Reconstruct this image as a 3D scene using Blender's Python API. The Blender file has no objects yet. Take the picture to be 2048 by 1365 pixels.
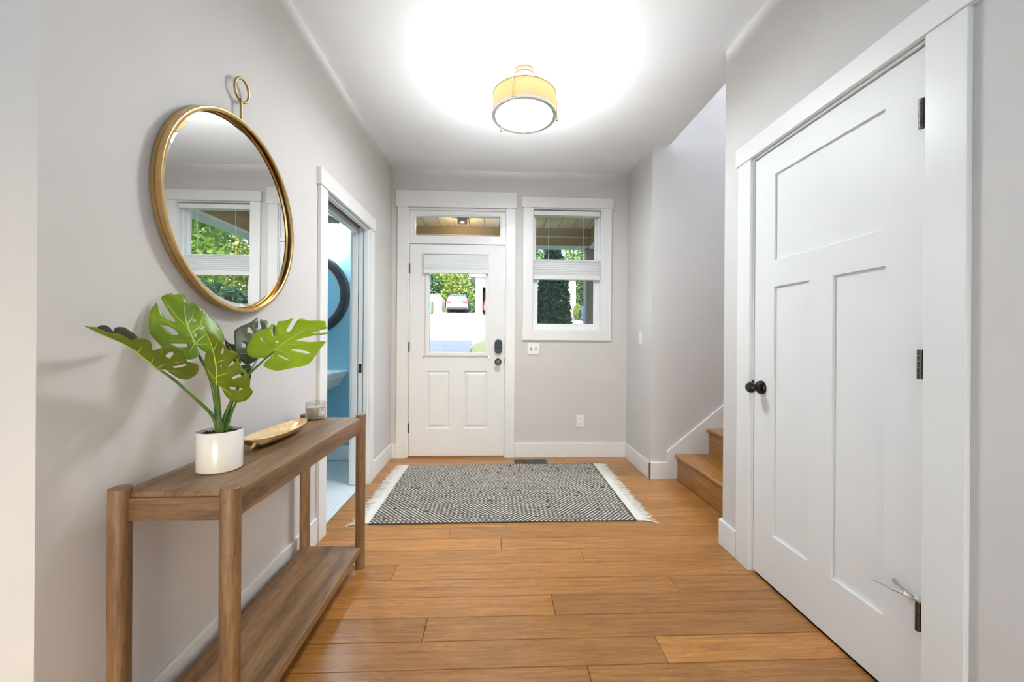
import bpy, bmesh, math, random
from mathutils import Matrix, Vector
from mathutils.geometry import delaunay_2d_cdt
random.seed(7)
SC = bpy.context.scene
COL = SC.collection

# ------------------------------------------------------------------ camera
YAW, ROLL, EYE = 0.0408, 0.0074, 1.1426
cam_d = bpy.data.cameras.new('camera')
cam_d.sensor_width = 36.0
cam_d.lens = 768.756 * 36.0 / 2048.0
cam_d.shift_y = -(682.5 - 678.43) / 2048.0
cam_d.clip_start = 0.02
cam = bpy.data.objects.new('camera', cam_d)
COL.objects.link(cam)
_F = Vector((math.sin(YAW), math.cos(YAW), 0))
_R0 = Vector((math.cos(YAW), -math.sin(YAW), 0))
_U = Vector((0, 0, 1))
_R = _R0 * math.cos(ROLL) + _U * math.sin(ROLL)
_UP = -_R0 * math.sin(ROLL) + _U * math.cos(ROLL)
_m = Matrix((_R, _UP, -_F)).transposed().to_4x4()
_m.translation = Vector((0, 0, EYE))
cam.matrix_world = _m
SC.camera = cam

# ------------------------------------------------------------------ world, sun, daylight, exposure
W = bpy.data.worlds.new('world')
SC.world = W
W.use_nodes = True
_nt = W.node_tree
_nt.nodes.clear()
_o = _nt.nodes.new('ShaderNodeOutputWorld')
_b = _nt.nodes.new('ShaderNodeBackground')
_s = _nt.nodes.new('ShaderNodeTexSky')
_s.sky_type = 'NISHITA'
_s.sun_disc = False
_s.sun_elevation = math.radians(26)
_s.sun_rotation = math.radians(160)
_s.air_density = 1.0
_s.dust_density = 2.5
_b.inputs['Strength'].default_value = 0.52
_nt.links.new(_s.outputs[0], _b.inputs['Color'])
_nt.links.new(_b.outputs[0], _o.inputs['Surface'])

def add_light(name, kind, loc, energy, color=(1, 1, 1), size=None, direction=None, radius=None):
    d = bpy.data.lights.new(name, kind)
    d.energy = energy
    d.color = color
    if kind == 'AREA':
        d.shape = 'RECTANGLE'
        d.size, d.size_y = size
    if radius is not None:
        d.shadow_soft_size = radius
    o = bpy.data.objects.new(name, d)
    COL.objects.link(o)
    o.location = loc
    if direction is not None:
        o.rotation_euler = Vector(direction).to_track_quat('-Z', 'Y').to_euler()
    return o

sun = add_light('sun', 'SUN', (0, 0, 20), 6.5, (1.0, 0.965, 0.91), direction=(-0.04, 1.0, -0.46))
sun.data.angle = math.radians(0.6)
# sky light entering by the windows of the living room behind the camera: one in the rear wall, one in the side wall
add_light('daylight_living_rear', 'AREA', (0.10, -3.86, 1.05), 16, (0.62, 0.86, 1.0), (2.2, 1.4), (0, 1, 0.3))
add_light('daylight_living_side', 'AREA', (-3.46, -2.2, 1.55), 16, (0.62, 0.86, 1.0), (1.5, 1.7), (1, 0.1, 0.3))
# daylight entering by the upper stair window
add_light('daylight_stair', 'AREA', (4.26, 2.6, 4.4), 84, (0.74, 0.87, 1.0), (0.8, 1.3), (-1, 0, -0.25))
SC.view_settings.view_transform = 'Standard'
SC.view_settings.look = 'None'
SC.view_settings.gamma = 1.0
SC.view_settings.use_curve_mapping = False
SC.view_settings.exposure = 0.70
SC.cycles.use_light_tree = False
SC.cycles.max_bounces = 6
SC.cycles.diffuse_bounces = 4
SC.cycles.glossy_bounces = 4
SC.cycles.transparent_max_bounces = 14
SC.cycles.sample_clamp_indirect = 6.0
SC.cycles.use_adaptive_sampling = True
SC.cycles.adaptive_threshold = 0.05
SC.cycles.caustics_reflective = False
SC.cycles.caustics_refractive = False

# ------------------------------------------------------------------ materials
def new_mat(name):
    m = bpy.data.materials.new(name)
    m.use_nodes = True
    nt = m.node_tree
    return m, nt, nt.nodes['Principled BSDF']

def _pos(nt, stretch=(1, 1, 1), obj_random=0.0):
    g = nt.nodes.new('ShaderNodeNewGeometry')
    v = nt.nodes.new('ShaderNodeVectorMath'); v.operation = 'MULTIPLY'
    v.inputs[1].default_value = stretch
    nt.links.new(g.outputs['Position'], v.inputs[0])
    out = v.outputs[0]
    if obj_random:
        oi = nt.nodes.new('ShaderNodeObjectInfo')
        sc = nt.nodes.new('ShaderNodeMath'); sc.operation = 'MULTIPLY'; sc.inputs[1].default_value = obj_random
        nt.links.new(oi.outputs['Random'], sc.inputs[0])
        cb = nt.nodes.new('ShaderNodeCombineXYZ')
        for i in range(3):
            nt.links.new(sc.outputs[0], cb.inputs[i])
        a = nt.nodes.new('ShaderNodeVectorMath'); a.operation = 'ADD'
        nt.links.new(out, a.inputs[0]); nt.links.new(cb.outputs[0], a.inputs[1])
        out = a.outputs[0]
    return out

def _noise(nt, vec, scale, detail=4, rough=0.55, dist=0.0):
    n = nt.nodes.new('ShaderNodeTexNoise')
    n.inputs['Scale'].default_value = scale
    n.inputs['Detail'].default_value = detail
    n.inputs['Roughness'].default_value = rough
    n.inputs['Distortion'].default_value = dist
    nt.links.new(vec, n.inputs['Vector'])
    return n.outputs['Fac']

def _ramp(nt, fac, stops):
    r = nt.nodes.new('ShaderNodeValToRGB')
    e = r.color_ramp.elements
    e[0].position, e[0].color = stops[0][0], (*stops[0][1], 1)
    e[1].position, e[1].color = stops[-1][0], (*stops[-1][1], 1)
    for p, c in stops[1:-1]:
        x = e.new(p); x.color = (*c, 1)
    nt.links.new(fac, r.inputs['Fac'])
    return r.outputs['Color']

def _bump(nt, bs, height, strength, dist=0.002):
    b = nt.nodes.new('ShaderNodeBump')
    b.inputs['Strength'].default_value = strength
    b.inputs['Distance'].default_value = dist
    nt.links.new(height, b.inputs['Height'])
    nt.links.new(b.outputs[0], bs.inputs['Normal'])

def plain(name, c, rough=0.5, metal=0.0, var=0.04, scale=8.0, bump=0.0, bscale=200.0, spec=0.5, coat=0.0):
    m, nt, bs = new_mat(name)
    p = _pos(nt)
    f = _noise(nt, p, scale, 1 if var < 0.03 else 3)
    lo = tuple(max(0, x * (1 - var)) for x in c); hi = tuple(min(1, x * (1 + var)) for x in c)
    nt.links.new(_ramp(nt, f, [(0.3, lo), (0.7, hi)]), bs.inputs['Base Color'])
    bs.inputs['Roughness'].default_value = rough
    bs.inputs['Metallic'].default_value = metal
    bs.inputs['Specular IOR Level'].default_value = spec
    bs.inputs['Coat Weight'].default_value = coat
    if bump:
        _bump(nt, bs, _noise(nt, p, bscale, 2), bump)
    return m

def wood(name, cols, stretch, scale=14.0, rough=0.45, rnd=0.0, fleck=None, bump=0.15, coat=0.0, tone=0.0, ring=None):
    m, nt, bs = new_mat(name)
    p = _pos(nt, stretch, rnd)
    f1 = _noise(nt, p, scale, 5, 0.65, 0.6)
    f2 = _noise(nt, p, scale * 6, 2, 0.6, 0.2)
    mx = nt.nodes.new('ShaderNodeMix'); mx.data_type = 'FLOAT'
    mx.inputs['Factor'].default_value = 0.35
    nt.links.new(f1, mx.inputs['A']); nt.links.new(f2, mx.inputs['B'])
    n = len(cols)
    grain = mx.outputs['Result']
    if ring:                                    # growth-ring figure
        wv = nt.nodes.new('ShaderNodeTexWave'); wv.wave_type = 'RINGS'; wv.rings_direction = ring
        wv.inputs['Scale'].default_value = 0.30; wv.inputs['Distortion'].default_value = 14.0
        wv.inputs['Detail'].default_value = 3.0; wv.inputs['Detail Scale'].default_value = 0.9
        nt.links.new(p, wv.inputs['Vector'])
        m2 = nt.nodes.new('ShaderNodeMix'); m2.data_type = 'FLOAT'; m2.inputs['Factor'].default_value = 0.13
        nt.links.new(grain, m2.inputs['A']); nt.links.new(wv.outputs['Fac'], m2.inputs['B'])
        grain = m2.outputs['Result']
    col = _ramp(nt, grain, [(0.30 + 0.40 * i / (n - 1), c) for i, c in enumerate(cols)])
    if fleck:
        f3 = _noise(nt, p, scale * 3.1, 4, 0.75, 1.2)
        fl = _ramp(nt, f3, [(0.60, (1, 1, 1)), (0.74, fleck)])
        mm = nt.nodes.new('ShaderNodeMix'); mm.data_type = 'RGBA'; mm.blend_type = 'MULTIPLY'
        mm.inputs['Factor'].default_value = 1.0
        nt.links.new(col, mm.inputs['A']); nt.links.new(fl, mm.inputs['B'])
        col = mm.outputs['Result']
    if tone:
        oi = nt.nodes.new('ShaderNodeObjectInfo')
        hs = nt.nodes.new('ShaderNodeHueSaturation')
        mr = nt.nodes.new('ShaderNodeMapRange')
        mr.inputs['To Min'].default_value = 1 - tone; mr.inputs['To Max'].default_value = 1 + tone
        nt.links.new(oi.outputs['Random'], mr.inputs['Value'])
        nt.links.new(mr.outputs[0], hs.inputs['Value'])
        nt.links.new(col, hs.inputs['Color'])
        col = hs.outputs['Color']
    nt.links.new(col, bs.inputs['Base Color'])
    bs.inputs['Roughness'].default_value = rough
    bs.inputs['Coat Weight'].default_value = coat
    bs.inputs['Coat Roughness'].default_value = 0.20
    if bump:
        _bump(nt, bs, f2, bump, 0.001)
    return m

def glass(name, tint=(0.97, 0.99, 0.98), ior=1.45):
    m = bpy.data.materials.new(name); m.use_nodes = True
    nt = m.node_tree; nt.nodes.clear()
    o = nt.nodes.new('ShaderNodeOutputMaterial')
    t = nt.nodes.new('ShaderNodeBsdfTransparent'); t.inputs[0].default_value = (*tint, 1)
    g = nt.nodes.new('ShaderNodeBsdfGlossy'); g.inputs['Roughness'].default_value = 0.01
    f = nt.nodes.new('ShaderNodeFresnel')
    gm = nt.nodes.new('ShaderNodeNewGeometry')
    mr = nt.nodes.new('ShaderNodeMapRange')      # same reflectance on both faces of the pane
    mr.inputs['To Min'].default_value = ior; mr.inputs['To Max'].default_value = 1.0 / ior
    nt.links.new(gm.outputs['Backfacing'], mr.inputs['Value'])
    nt.links.new(mr.outputs[0], f.inputs['IOR'])
    x = nt.nodes.new('ShaderNodeMixShader')
    nt.links.new(f.outputs[0], x.inputs[0]); nt.links.new(t.outputs[0], x.inputs[1]); nt.links.new(g.outputs[0], x.inputs[2])
    nt.links.new(x.outputs[0], o.inputs['Surface'])
    return m

def emit(name, c, strength):
    m, nt, bs = new_mat(name)
    bs.inputs['Base Color'].default_value = (*c, 1)
    bs.inputs['Emission Color'].default_value = (*c, 1)
    bs.inputs['Emission Strength'].default_value = strength
    bs.inputs['Roughness'].default_value = 0.4
    return m

def translucent(name, c, weight, tc=None, rough=0.6, var=0.12, scale=30.0, emission=0.0):
    m, nt, bs = new_mat(name)
    p = _pos(nt)
    f = _noise(nt, p, scale, 3)
    lo = tuple(x * (1 - var) for x in c); hi = tuple(min(1, x * (1 + var)) for x in c)
    col = _ramp(nt, f, [(0.3, lo), (0.7, hi)])
    nt.links.new(col, bs.inputs['Base Color'])
    bs.inputs['Roughness'].default_value = rough
    if emission:
        nt.links.new(col, bs.inputs['Emission Color'])
        bs.inputs['Emission Strength'].default_value = emission
    t = nt.nodes.new('ShaderNodeBsdfTranslucent')
    t.inputs['Color'].default_value = (*(tc or c), 1)
    x = nt.nodes.new('ShaderNodeMixShader'); x.inputs[0].default_value = weight
    out = nt.nodes['Material Output']
    nt.links.new(bs.outputs[0], x.inputs[1]); nt.links.new(t.outputs[0], x.inputs[2])
    nt.links.new(x.outputs[0], out.inputs['Surface'])
    return m

M = {}
LAMP_W = 33.0
M['wall'] = plain('greige_wall_paint', (0.645, 0.612, 0.592), 0.6, var=0.015, scale=3, bump=0.06, bscale=350, spec=0.3)
M['ceiling'] = plain('white_ceiling_paint', (0.93, 0.93, 0.93), 0.8, var=0.01, scale=3, bump=0.05, bscale=300, spec=0.2)
M['trim'] = plain('white_trim_paint', (0.80, 0.79, 0.775), 0.32, var=0.01, scale=5, spec=0.5)
M['door'] = plain('white_door_paint', (0.80, 0.79, 0.78), 0.45, var=0.01, scale=5, spec=0.5)
M['vinyl'] = plain('white_window_vinyl', (0.84, 0.85, 0.86), 0.35, var=0.01)
M['teal'] = plain('teal_wall_paint', (0.20, 0.45, 0.56), 0.55, var=0.03, scale=4, spec=0.3)
M['floor'] = wood('honey_bamboo_floor', [(0.19, 0.072, 0.013), (0.36, 0.148, 0.032), (0.52, 0.245, 0.066)], (1.0, 16.0, 16.0), 4.0, 0.32, 7.0, (0.42, 0.32, 0.24), 0.12, 0.30, 0.22)
M['floor_gap'] = plain('dark_floor_joint', (0.10, 0.045, 0.018), 0.7)
M['stair'] = wood('amber_oak_stair', [(0.17, 0.062, 0.012), (0.32, 0.135, 0.030), (0.47, 0.225, 0.060)], (14, 1.2, 14), 3.0, 0.30, 3.0, (0.6, 0.5, 0.4), 0.1, 0.3)
M['table_y'] = wood('brown_acacia_lengthwise', [(0.075, 0.037, 0.015), (0.21, 0.111, 0.048), (0.34, 0.195, 0.092)], (11, 1.0, 11), 3.2, 0.42, 0, (0.45, 0.38, 0.33), 0.15, ring='Y')
M['table_x'] = wood('brown_acacia_crosswise', [(0.075, 0.037, 0.015), (0.21, 0.111, 0.048), (0.34, 0.195, 0.092)], (1.2, 11, 11), 3.2, 0.42, 0, (0.45, 0.38, 0.33), 0.15, ring='X')
M['table_z'] = wood('brown_acacia_upright', [(0.080, 0.040, 0.017), (0.20, 0.108, 0.048), (0.33, 0.19, 0.092)], (12, 12, 1.0), 3.2, 0.42, 4.0, (0.45, 0.38, 0.33), 0.15, ring='Z')
M['brass'] = plain('brushed_brass', (0.62, 0.42, 0.18), 0.28, 1.0, 0.10, 40)
M['brass_dark'] = plain('aged_brass', (0.42, 0.27, 0.12), 0.33, 1.0, 0.12, 40)
M['mirror'] = plain('mirror_silver', (0.93, 0.94, 0.94), 0.005, 1.0, 0.0)
M['bevel'] = plain('mirror_bevel', (0.93, 0.95, 0.95), 0.02, 1.0, 0.0)
M['canopy'] = plain('rose_bronze_metal', (0.040, 0.026, 0.020), 0.7, 0.0, 0.08, 40, spec=0.05)
M['black'] = plain('black_bronze_metal', (0.035, 0.032, 0.03), 0.28, 0.85, 0.2, 60)
M['nickel'] = plain('brushed_nickel', (0.62, 0.58, 0.55), 0.30, 1.0, 0.08, 60)
M['bronze'] = plain('dark_bronze', (0.10, 0.085, 0.07), 0.35, 0.9, 0.2, 60)
M['lockblack'] = plain('slate_black_plastic', (0.03, 0.036, 0.047), 0.5, 0.0, 0.1, 40)
M['plate'] = plain('white_switch_plastic', (0.84, 0.83, 0.80), 0.35, var=0.01)
M['slot'] = plain('dark_slot', (0.05, 0.05, 0.05), 0.6)
M['ceramic'] = plain('white_ceramic', (0.82, 0.81, 0.79), 0.18, var=0.01, coat=0.4)
M['soil'] = plain('dark_potting_soil', (0.03, 0.02, 0.014), 0.9, var=0.5, scale=150, bump=1.0, bscale=120)
M['gold'] = plain('hammered_gold', (0.95, 0.68, 0.38), 0.30, 1.0, 0.10, 25, 0.5, 110)
M['wax'] = plain('grey_beige_wax', (0.62, 0.57, 0.51), 0.5, var=0.05, scale=20)
M['label'] = plain('pale_paper_label', (0.62, 0.57, 0.52), 0.6, var=0.02)
M['ink'] = plain('brown_ink', (0.12, 0.09, 0.07), 0.6)
M['glass'] = glass('clear_glass')
M['jar'] = glass('jar_glass', (0.92, 0.93, 0.92), 1.5)
M['leaf_bright'] = translucent('bright_green_leaf', (0.33, 0.47, 0.010), 0.35, (0.60, 0.82, 0.01), 0.38, 0.14, 25)
M['leaf_mid'] = translucent('mid_green_leaf', (0.17, 0.28, 0.010), 0.3, (0.42, 0.55, 0.012), 0.33, 0.35, 16)
M['leaf_olive'] = translucent('olive_green_leaf', (0.16, 0.20, 0.007), 0.35, (0.46, 0.52, 0.010), 0.42, 0.2, 22)
M['leaf_dark'] = translucent('dark_green_leaf', (0.055, 0.075, 0.02), 0.2, (0.12, 0.17, 0.02), 0.35, 0.3, 18)
M['vein'] = plain('pale_green_vein', (0.50, 0.60, 0.08), 0.45, var=0.1)
M['stem'] = plain('green_stem', (0.07, 0.15, 0.012), 0.35, var=0.35, scale=30)
M['shade_fabric'] = translucent('white_cellular_fabric', (0.95, 0.95, 0.95), 0.45, (0.95, 0.95, 0.95), 0.8, 0.0)
M['rail'] = plain('warm_white_rail', (0.78, 0.77, 0.74), 0.4, var=0.01)
M['drum'] = translucent('warm_linen_drum', (0.86, 0.66, 0.36), 0.3, (0.26, 0.20, 0.10), 0.8, 0.04, 120)
M['diffuser'] = emit('glowing_lamp_diffuser', (0.88, 0.95, 1.0), 66.0)
M['bulbglass'] = emit('glowing_glass_shade', (0.95, 0.97, 1.0), 80.0)
M['porchbulb'] = emit('glowing_porch_bulb', (1.0, 0.6, 0.3), 1.5)
M['cream'] = plain('cream_cotton', (0.74, 0.69, 0.60), 0.9, var=0.08, scale=60)
M['charcoal'] = plain('charcoal_yarn', (0.065, 0.052, 0.046), 0.95, var=0.4, scale=90)
M['mirror_frame_dark'] = plain('dark_pewter_frame', (0.05, 0.05, 0.055), 0.35, 0.7, 0.15, 30)
# exterior
M['tan'] = plain('tan_porch_paint', (0.40, 0.27, 0.13), 0.6, var=0.05, scale=6)
M['porchboard'] = wood('pale_pine_porch_board', [(0.80, 0.56, 0.30), (0.86, 0.64, 0.38), (0.90, 0.70, 0.45)], (9, 1, 9), 2.0, 0.6, 5.0)
M['post'] = wood('weathered_post', [(0.22, 0.17, 0.14), (0.30, 0.245, 0.205), (0.36, 0.30, 0.26)], (9, 9, 1), 3.0, 0.7)
M['white_ext'] = plain('white_exterior_paint', (0.80, 0.80, 0.79), 0.6, var=0.03)
M['asphalt'] = plain('pale_worn_asphalt', (0.34, 0.35, 0.37), 0.9, var=0.12, scale=6, bump=0.3, bscale=60)
M['grass'] = plain('lawn_grass', (0.13, 0.22, 0.05), 0.9, var=0.4, scale=5, bump=0.6, bscale=40)
M['concrete'] = plain('warm_concrete', (0.66, 0.58, 0.48), 0.8, var=0.08, scale=6)
M['foliage_a'] = translucent('sunlit_tree_leaves', (0.13, 0.24, 0.04), 0.35, (0.35, 0.5, 0.08), 0.6, 0.35, 2.5)
M['foliage_b'] = translucent('deep_tree_leaves', (0.06, 0.15, 0.05), 0.3, (0.16, 0.32, 0.08), 0.6, 0.35, 2.5)
M['foliage_c'] = translucent('evergreen_leaves', (0.045, 0.115, 0.065), 0.2, (0.09, 0.19, 0.09), 0.6, 0.4, 6)
M['foliage_d'] = translucent('yellow_green_leaves', (0.20, 0.27, 0.06), 0.3, (0.34, 0.42, 0.1), 0.6, 0.3, 2.5)
M['bark'] = plain('brown_bark', (0.10, 0.075, 0.055), 0.9, var=0.3, scale=10)
M['fence'] = wood('bleached_fence_board', [(0.15, 0.135, 0.12), (0.20, 0.185, 0.17), (0.25, 0.235, 0.22)], (9, 9, 1), 2.0, 0.8, 5.0)
M['shingle'] = plain('blue_grey_shingle', (0.26, 0.29, 0.33), 0.9, var=0.2, scale=5)
M['car_silver'] = plain('silver_car_paint', (0.13, 0.15, 0.185), 0.4, 0.1, 0.03)
M['car_red'] = plain('red_car_paint', (0.45, 0.03, 0.035), 0.25, 0.1, 0.05)
M['car_glass'] = plain('dark_car_glass', (0.05, 0.07, 0.09), 0.08)
M['lamp_red'] = plain('red_tail_lens', (0.40, 0.03, 0.05), 0.2)
M['rubber'] = plain('black_rubber', (0.02, 0.02, 0.02), 0.7)
M['bin_green'] = plain('green_plastic', (0.06, 0.25, 0.12), 0.5)
M['bin_blue'] = plain('blue_plastic', (0.04, 0.16, 0.45), 0.5)
M['carpet'] = plain('pale_bounce_carpet', (0.66, 0.74, 0.84), 0.95, var=0.04, scale=12, bump=0.3, bscale=250)
M['dark'] = plain('dark_interior', (0.06, 0.065, 0.075), 0.8)

# small penny tile for the bathroom floor (too small to pick apart)
def tile_mat():
    m, nt, bs = new_mat('white_mosaic_floor_tile')
    p = _pos(nt)
    v = nt.nodes.new('ShaderNodeTexVoronoi'); v.feature = 'DISTANCE_TO_EDGE'
    v.inputs['Scale'].default_value = 42.0; v.inputs['Randomness'].default_value = 0.0
    mp = nt.nodes.new('ShaderNodeMapping'); mp.inputs['Rotation'].default_value = (0, 0, 0.785)
    nt.links.new(p, mp.inputs[0]); nt.links.new(mp.outputs[0], v.inputs['Vector'])
    c = _ramp(nt, v.outputs['Distance'], [(0.02, (0.50, 0.52, 0.54)), (0.08, (0.80, 0.81, 0.82))])
    nt.links.new(c, bs.inputs['Base Color']); bs.inputs['Roughness'].default_value = 0.3
    return m
M['tile'] = tile_mat()

def siding_mat():
    m, nt, bs = new_mat('white_lap_siding')
    p = _pos(nt)
    w = nt.nodes.new('ShaderNodeTexWave'); w.wave_type = 'BANDS'; w.bands_direction = 'Z'; w.wave_profile = 'SAW'
    w.inputs['Scale'].default_value = 1.6
    nt.links.new(p, w.inputs['Vector'])
    nt.links.new(_ramp(nt, w.outputs['Fac'], [(0.0, (0.60, 0.62, 0.66)), (0.14, (0.80, 0.80, 0.80))]), bs.inputs['Base Color'])
    bs.inputs['Roughness'].default_value = 0.7
    return m
M['siding'] = siding_mat()

# ------------------------------------------------------------------ mesh helpers
class MB:
    def __init__(self):
        self.v, self.f = [], []
    def add(self, vs, fs):
        n = len(self.v)
        self.v += [tuple(p) for p in vs]
        self.f += [tuple(i + n for i in f) for f in fs]
        return self
    def box(self, x0, x1, y0, y1, z0, z1):
        return self.add([(x0, y0, z0), (x1, y0, z0), (x1, y1, z0), (x0, y1, z0), (x0, y0, z1), (x1, y0, z1), (x1, y1, z1), (x0, y1, z1)],
                        [(0, 3, 2, 1), (4, 5, 6, 7), (0, 1, 5, 4), (1, 2, 6, 5), (2, 3, 7, 6), (3, 0, 4, 7)])
    def loft(self, rings, cap=True, closed=False):
        n = len(rings[0]); base = len(self.v); k = len(rings)
        for r in rings:
            self.v += [tuple(p) for p in r]
        for i in range(k if closed else k - 1):
            a, b = base + i * n, base + ((i + 1) % k) * n
            for j in range(n):
                self.f.append((a + j, a + (j + 1) % n, b + (j + 1) % n, b + j))
        if cap and not closed:
            self.f.append(tuple(base + j for j in reversed(range(n))))
            self.f.append(tuple(base + (k - 1) * n + j for j in range(n)))
        return self
    def tube(self, pts, radii, n=12, cap=True, closed=False):
        pts = [Vector(p) for p in pts]
        if not isinstance(radii, (list, tuple)):
            radii = [radii] * len(pts)
        rings = []; k = len(pts); prev = None
        for i, p in enumerate(pts):
            if closed:
                t = pts[(i + 1) % k] - pts[i - 1]
            else:
                t = pts[min(i + 1, k - 1)] - pts[max(i - 1, 0)]
            t.normalize()
            if prev is None:
                ref = Vector((0, 0, 1)) if abs(t.z) < 0.9 else Vector((1, 0, 0))
                a = t.cross(ref).normalized()
            else:
                a = (prev - t * prev.dot(t)).normalized()
            b = t.cross(a)
            prev = a
            r = radii[i]
            rings.append([p + a * r * math.cos(2 * math.pi * j / n) + b * r * math.sin(2 * math.pi * j / n) for j in range(n)])
        return self.loft(rings, cap, closed)
    def lathe(self, prof, center, axis='Z', n=32, cap=True):
        """prof: (radius, height) pairs along the axis"""
        c = Vector(center); rings = []
        for r, hgt in prof:
            ring = []
            for j in range(n):
                a = 2 * math.pi * j / n
                u, w = r * math.cos(a), r * math.sin(a)
                if axis == 'Z':
                    ring.append(c + Vector((u, w, hgt)))
                elif axis == 'X':
                    ring.append(c + Vector((hgt, u, w)))
                else:
                    ring.append(c + Vector((w, hgt, u)))
            rings.append(ring)
        return self.loft(rings, cap)
    def prism(self, poly, axis, a, b):
        """extrude a 2-D outline along an axis between a and b"""
        def pt(p, t):
            if axis == 'X': return (t, p[0], p[1])
            if axis == 'Y': return (p[0], t, p[1])
            return (p[0], p[1], t)
        return self.loft([[pt(p, a) for p in poly], [pt(p, b) for p in poly]])
    def grid(self, plane, a0, a1, us, vs, solid):
        """a slab standing in a plane ('X' or 'Y' or 'Z'), from a0 to a1 in depth, with empty cells"""
        def pt(u, v, t):
            if plane == 'X': return (t, u, v)
            if plane == 'Y': return (u, t, v)
            return (u, v, t)
        nu, nv = len(us) - 1, len(vs) - 1
        S = lambda i, j: 0 <= i < nu and 0 <= j < nv and solid((us[i] + us[i + 1]) / 2, (vs[j] + vs[j + 1]) / 2)
        def quad(ps):
            self.add(ps, [(0, 1, 2, 3)])
        for i in range(nu):
            for j in range(nv):
                if not S(i, j):
                    continue
                u0, u1, v0, v1 = us[i], us[i + 1], vs[j], vs[j + 1]
                quad([pt(u0, v0, a0), pt(u1, v0, a0), pt(u1, v1, a0), pt(u0, v1, a0)])
                quad([pt(u0, v1, a1), pt(u1, v1, a1), pt(u1, v0, a1), pt(u0, v0, a1)])
                if not S(i - 1, j): quad([pt(u0, v0, a0), pt(u0, v1, a0), pt(u0, v1, a1), pt(u0, v0, a1)])
                if not S(i + 1, j): quad([pt(u1, v0, a1), pt(u1, v1, a1), pt(u1, v1, a0), pt(u1, v0, a0)])
                if not S(i, j - 1): quad([pt(u0, v0, a1), pt(u1, v0, a1), pt(u1, v0, a0), pt(u0, v0, a0)])
                if not S(i, j + 1): quad([pt(u0, v1, a0), pt(u1, v1, a0), pt(u1, v1, a1), pt(u0, v1, a1)])
        return self
    def build(self, name, mat, parent=None, smooth=False, bevel=0.0, seg=2, weld=True):
        me = bpy.data.meshes.new(name)
        me.from_pydata(self.v, [], self.f)
        me.materials.append(M[mat] if isinstance(mat, str) else mat)
        bm = bmesh.new(); bm.from_mesh(me)
        if weld:
            bmesh.ops.remove_doubles(bm, verts=bm.verts, dist=1e-5)
        bmesh.ops.recalc_face_normals(bm, faces=bm.faces)
        bm.to_mesh(me); bm.free()
        if smooth:
            me.polygons.foreach_set('use_smooth', [True] * len(me.polygons))
        o = bpy.data.objects.new(name, me)
        COL.objects.link(o)
        if smooth:
            mod = o.modifiers.new('edge', 'EDGE_SPLIT'); mod.split_angle = math.radians(38)
        if bevel:
            mod = o.modifiers.new('bevel', 'BEVEL'); mod.width = bevel; mod.segments = seg; mod.limit_method = 'ANGLE'
            mod.angle_limit = math.radians(35)
        if parent is not None:
            adopt(o, parent)
        return o

def adopt(o, parent):
    o.parent = parent
    o.matrix_parent_inverse = Matrix.Translation(-Vector(parent.location)) if parent.type == 'EMPTY' else Matrix.Identity(4)

def B(x0, x1, y0, y1, z0, z1):
    return MB().box(x0, x1, y0, y1, z0, z1)

def tag(o, label, cat, group=None, kind=None):
    o['label'] = label
    o['category'] = cat
    if group: o['group'] = group
    if kind: o['kind'] = kind
    return o

def thing(name, loc, label, cat, group=None, kind=None):
    o = bpy.data.objects.new(name, None)
    o.empty_display_size = 0.1
    COL.objects.link(o)
    o.location = loc
    return tag(o, label, cat, group, kind)

def struct(o, label, cat):
    return tag(o, label, cat, None, 'structure')

XL, XR, YB, H = -0.998, 1.272, 3.703, 2.757      # hall walls and ceiling height
YP = 0.876                                       # where the hall opens into the living room
YS0, YS1 = 2.10, 3.112                           # stair opening

# ================================================================== SETTING
# ---- floor: one plank = one object
floor = struct(MB().box(-3.3, 1.40, -3.7, YP, -0.20, -0.012).box(-1.04, 1.52, YP, YB + 0.02, -0.20, -0.012).box(-0.853, 0.100, YB + 0.02, YB + 0.10, -0.20, -0.012)
               .build('floor', 'floor_gap'), 'honey coloured bamboo plank floor of the entry hall', 'floor')
PW = 0.1241
JOINT = {-1: 0.326, 0: 0.618, 1: -0.272, 2: 0.254, 3: 0.841, 4: -0.489, 5: 0.464, 6: 0.035, 7: -0.264}
def plank(x0, x1, y0, y1):
    g, c, t = 0.0007, 0.0018, 0.012
    x0, x1, y0, y1 = x0 + g, x1 - g, y0 + g, y1 - g
    ring = lambda i, z: [(x0 + i, y0 + i, z), (x1 - i, y0 + i, z), (x1 - i, y1 - i, z), (x0 + i, y1 - i, z)]
    MB().loft([ring(0, -t), ring(0, -c), ring(c, 0)]).build('floor_plank', 'floor', floor)
rng = random.Random(3)
k0 = int(math.floor((-3.6 - 1.335) / PW))
k = k0
while 1.335 + k * PW < YB + 0.02:
    y0, y1 = 1.335 + k * PW, min(1.335 + (k + 1) * PW, YB + 0.02)
    lo = -3.3 if y1 <= YP + 0.08 else -1.035
    hi = 1.49 if (y1 > YS0 and y0 < YS1) else 1.285
    L = 1.83
    j = JOINT.get(k, rng.uniform(-1.0, 0.83))
    xs = [x for x in (j + n * L for n in range(-4, 4)) if lo + 0.05 < x < hi - 0.05]
    xs = [lo] + xs + [hi]
    for a, b in zip(xs, xs[1:]):
        plank(a, b, y0, y1)
    k += 1

# ---- ceiling
struct(MB().box(-3.45, XR + 0.14, -3.9, YS0, H, H + 0.22).box(-3.45, 1.424, YS0, YS1, H, H + 0.22).box(-3.45, XR + 0.14, YS1, YB + 0.15, H, H + 0.22)
       .build('ceiling', 'ceiling'), 'smooth white ceiling over the entry hall', 'ceiling')

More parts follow.
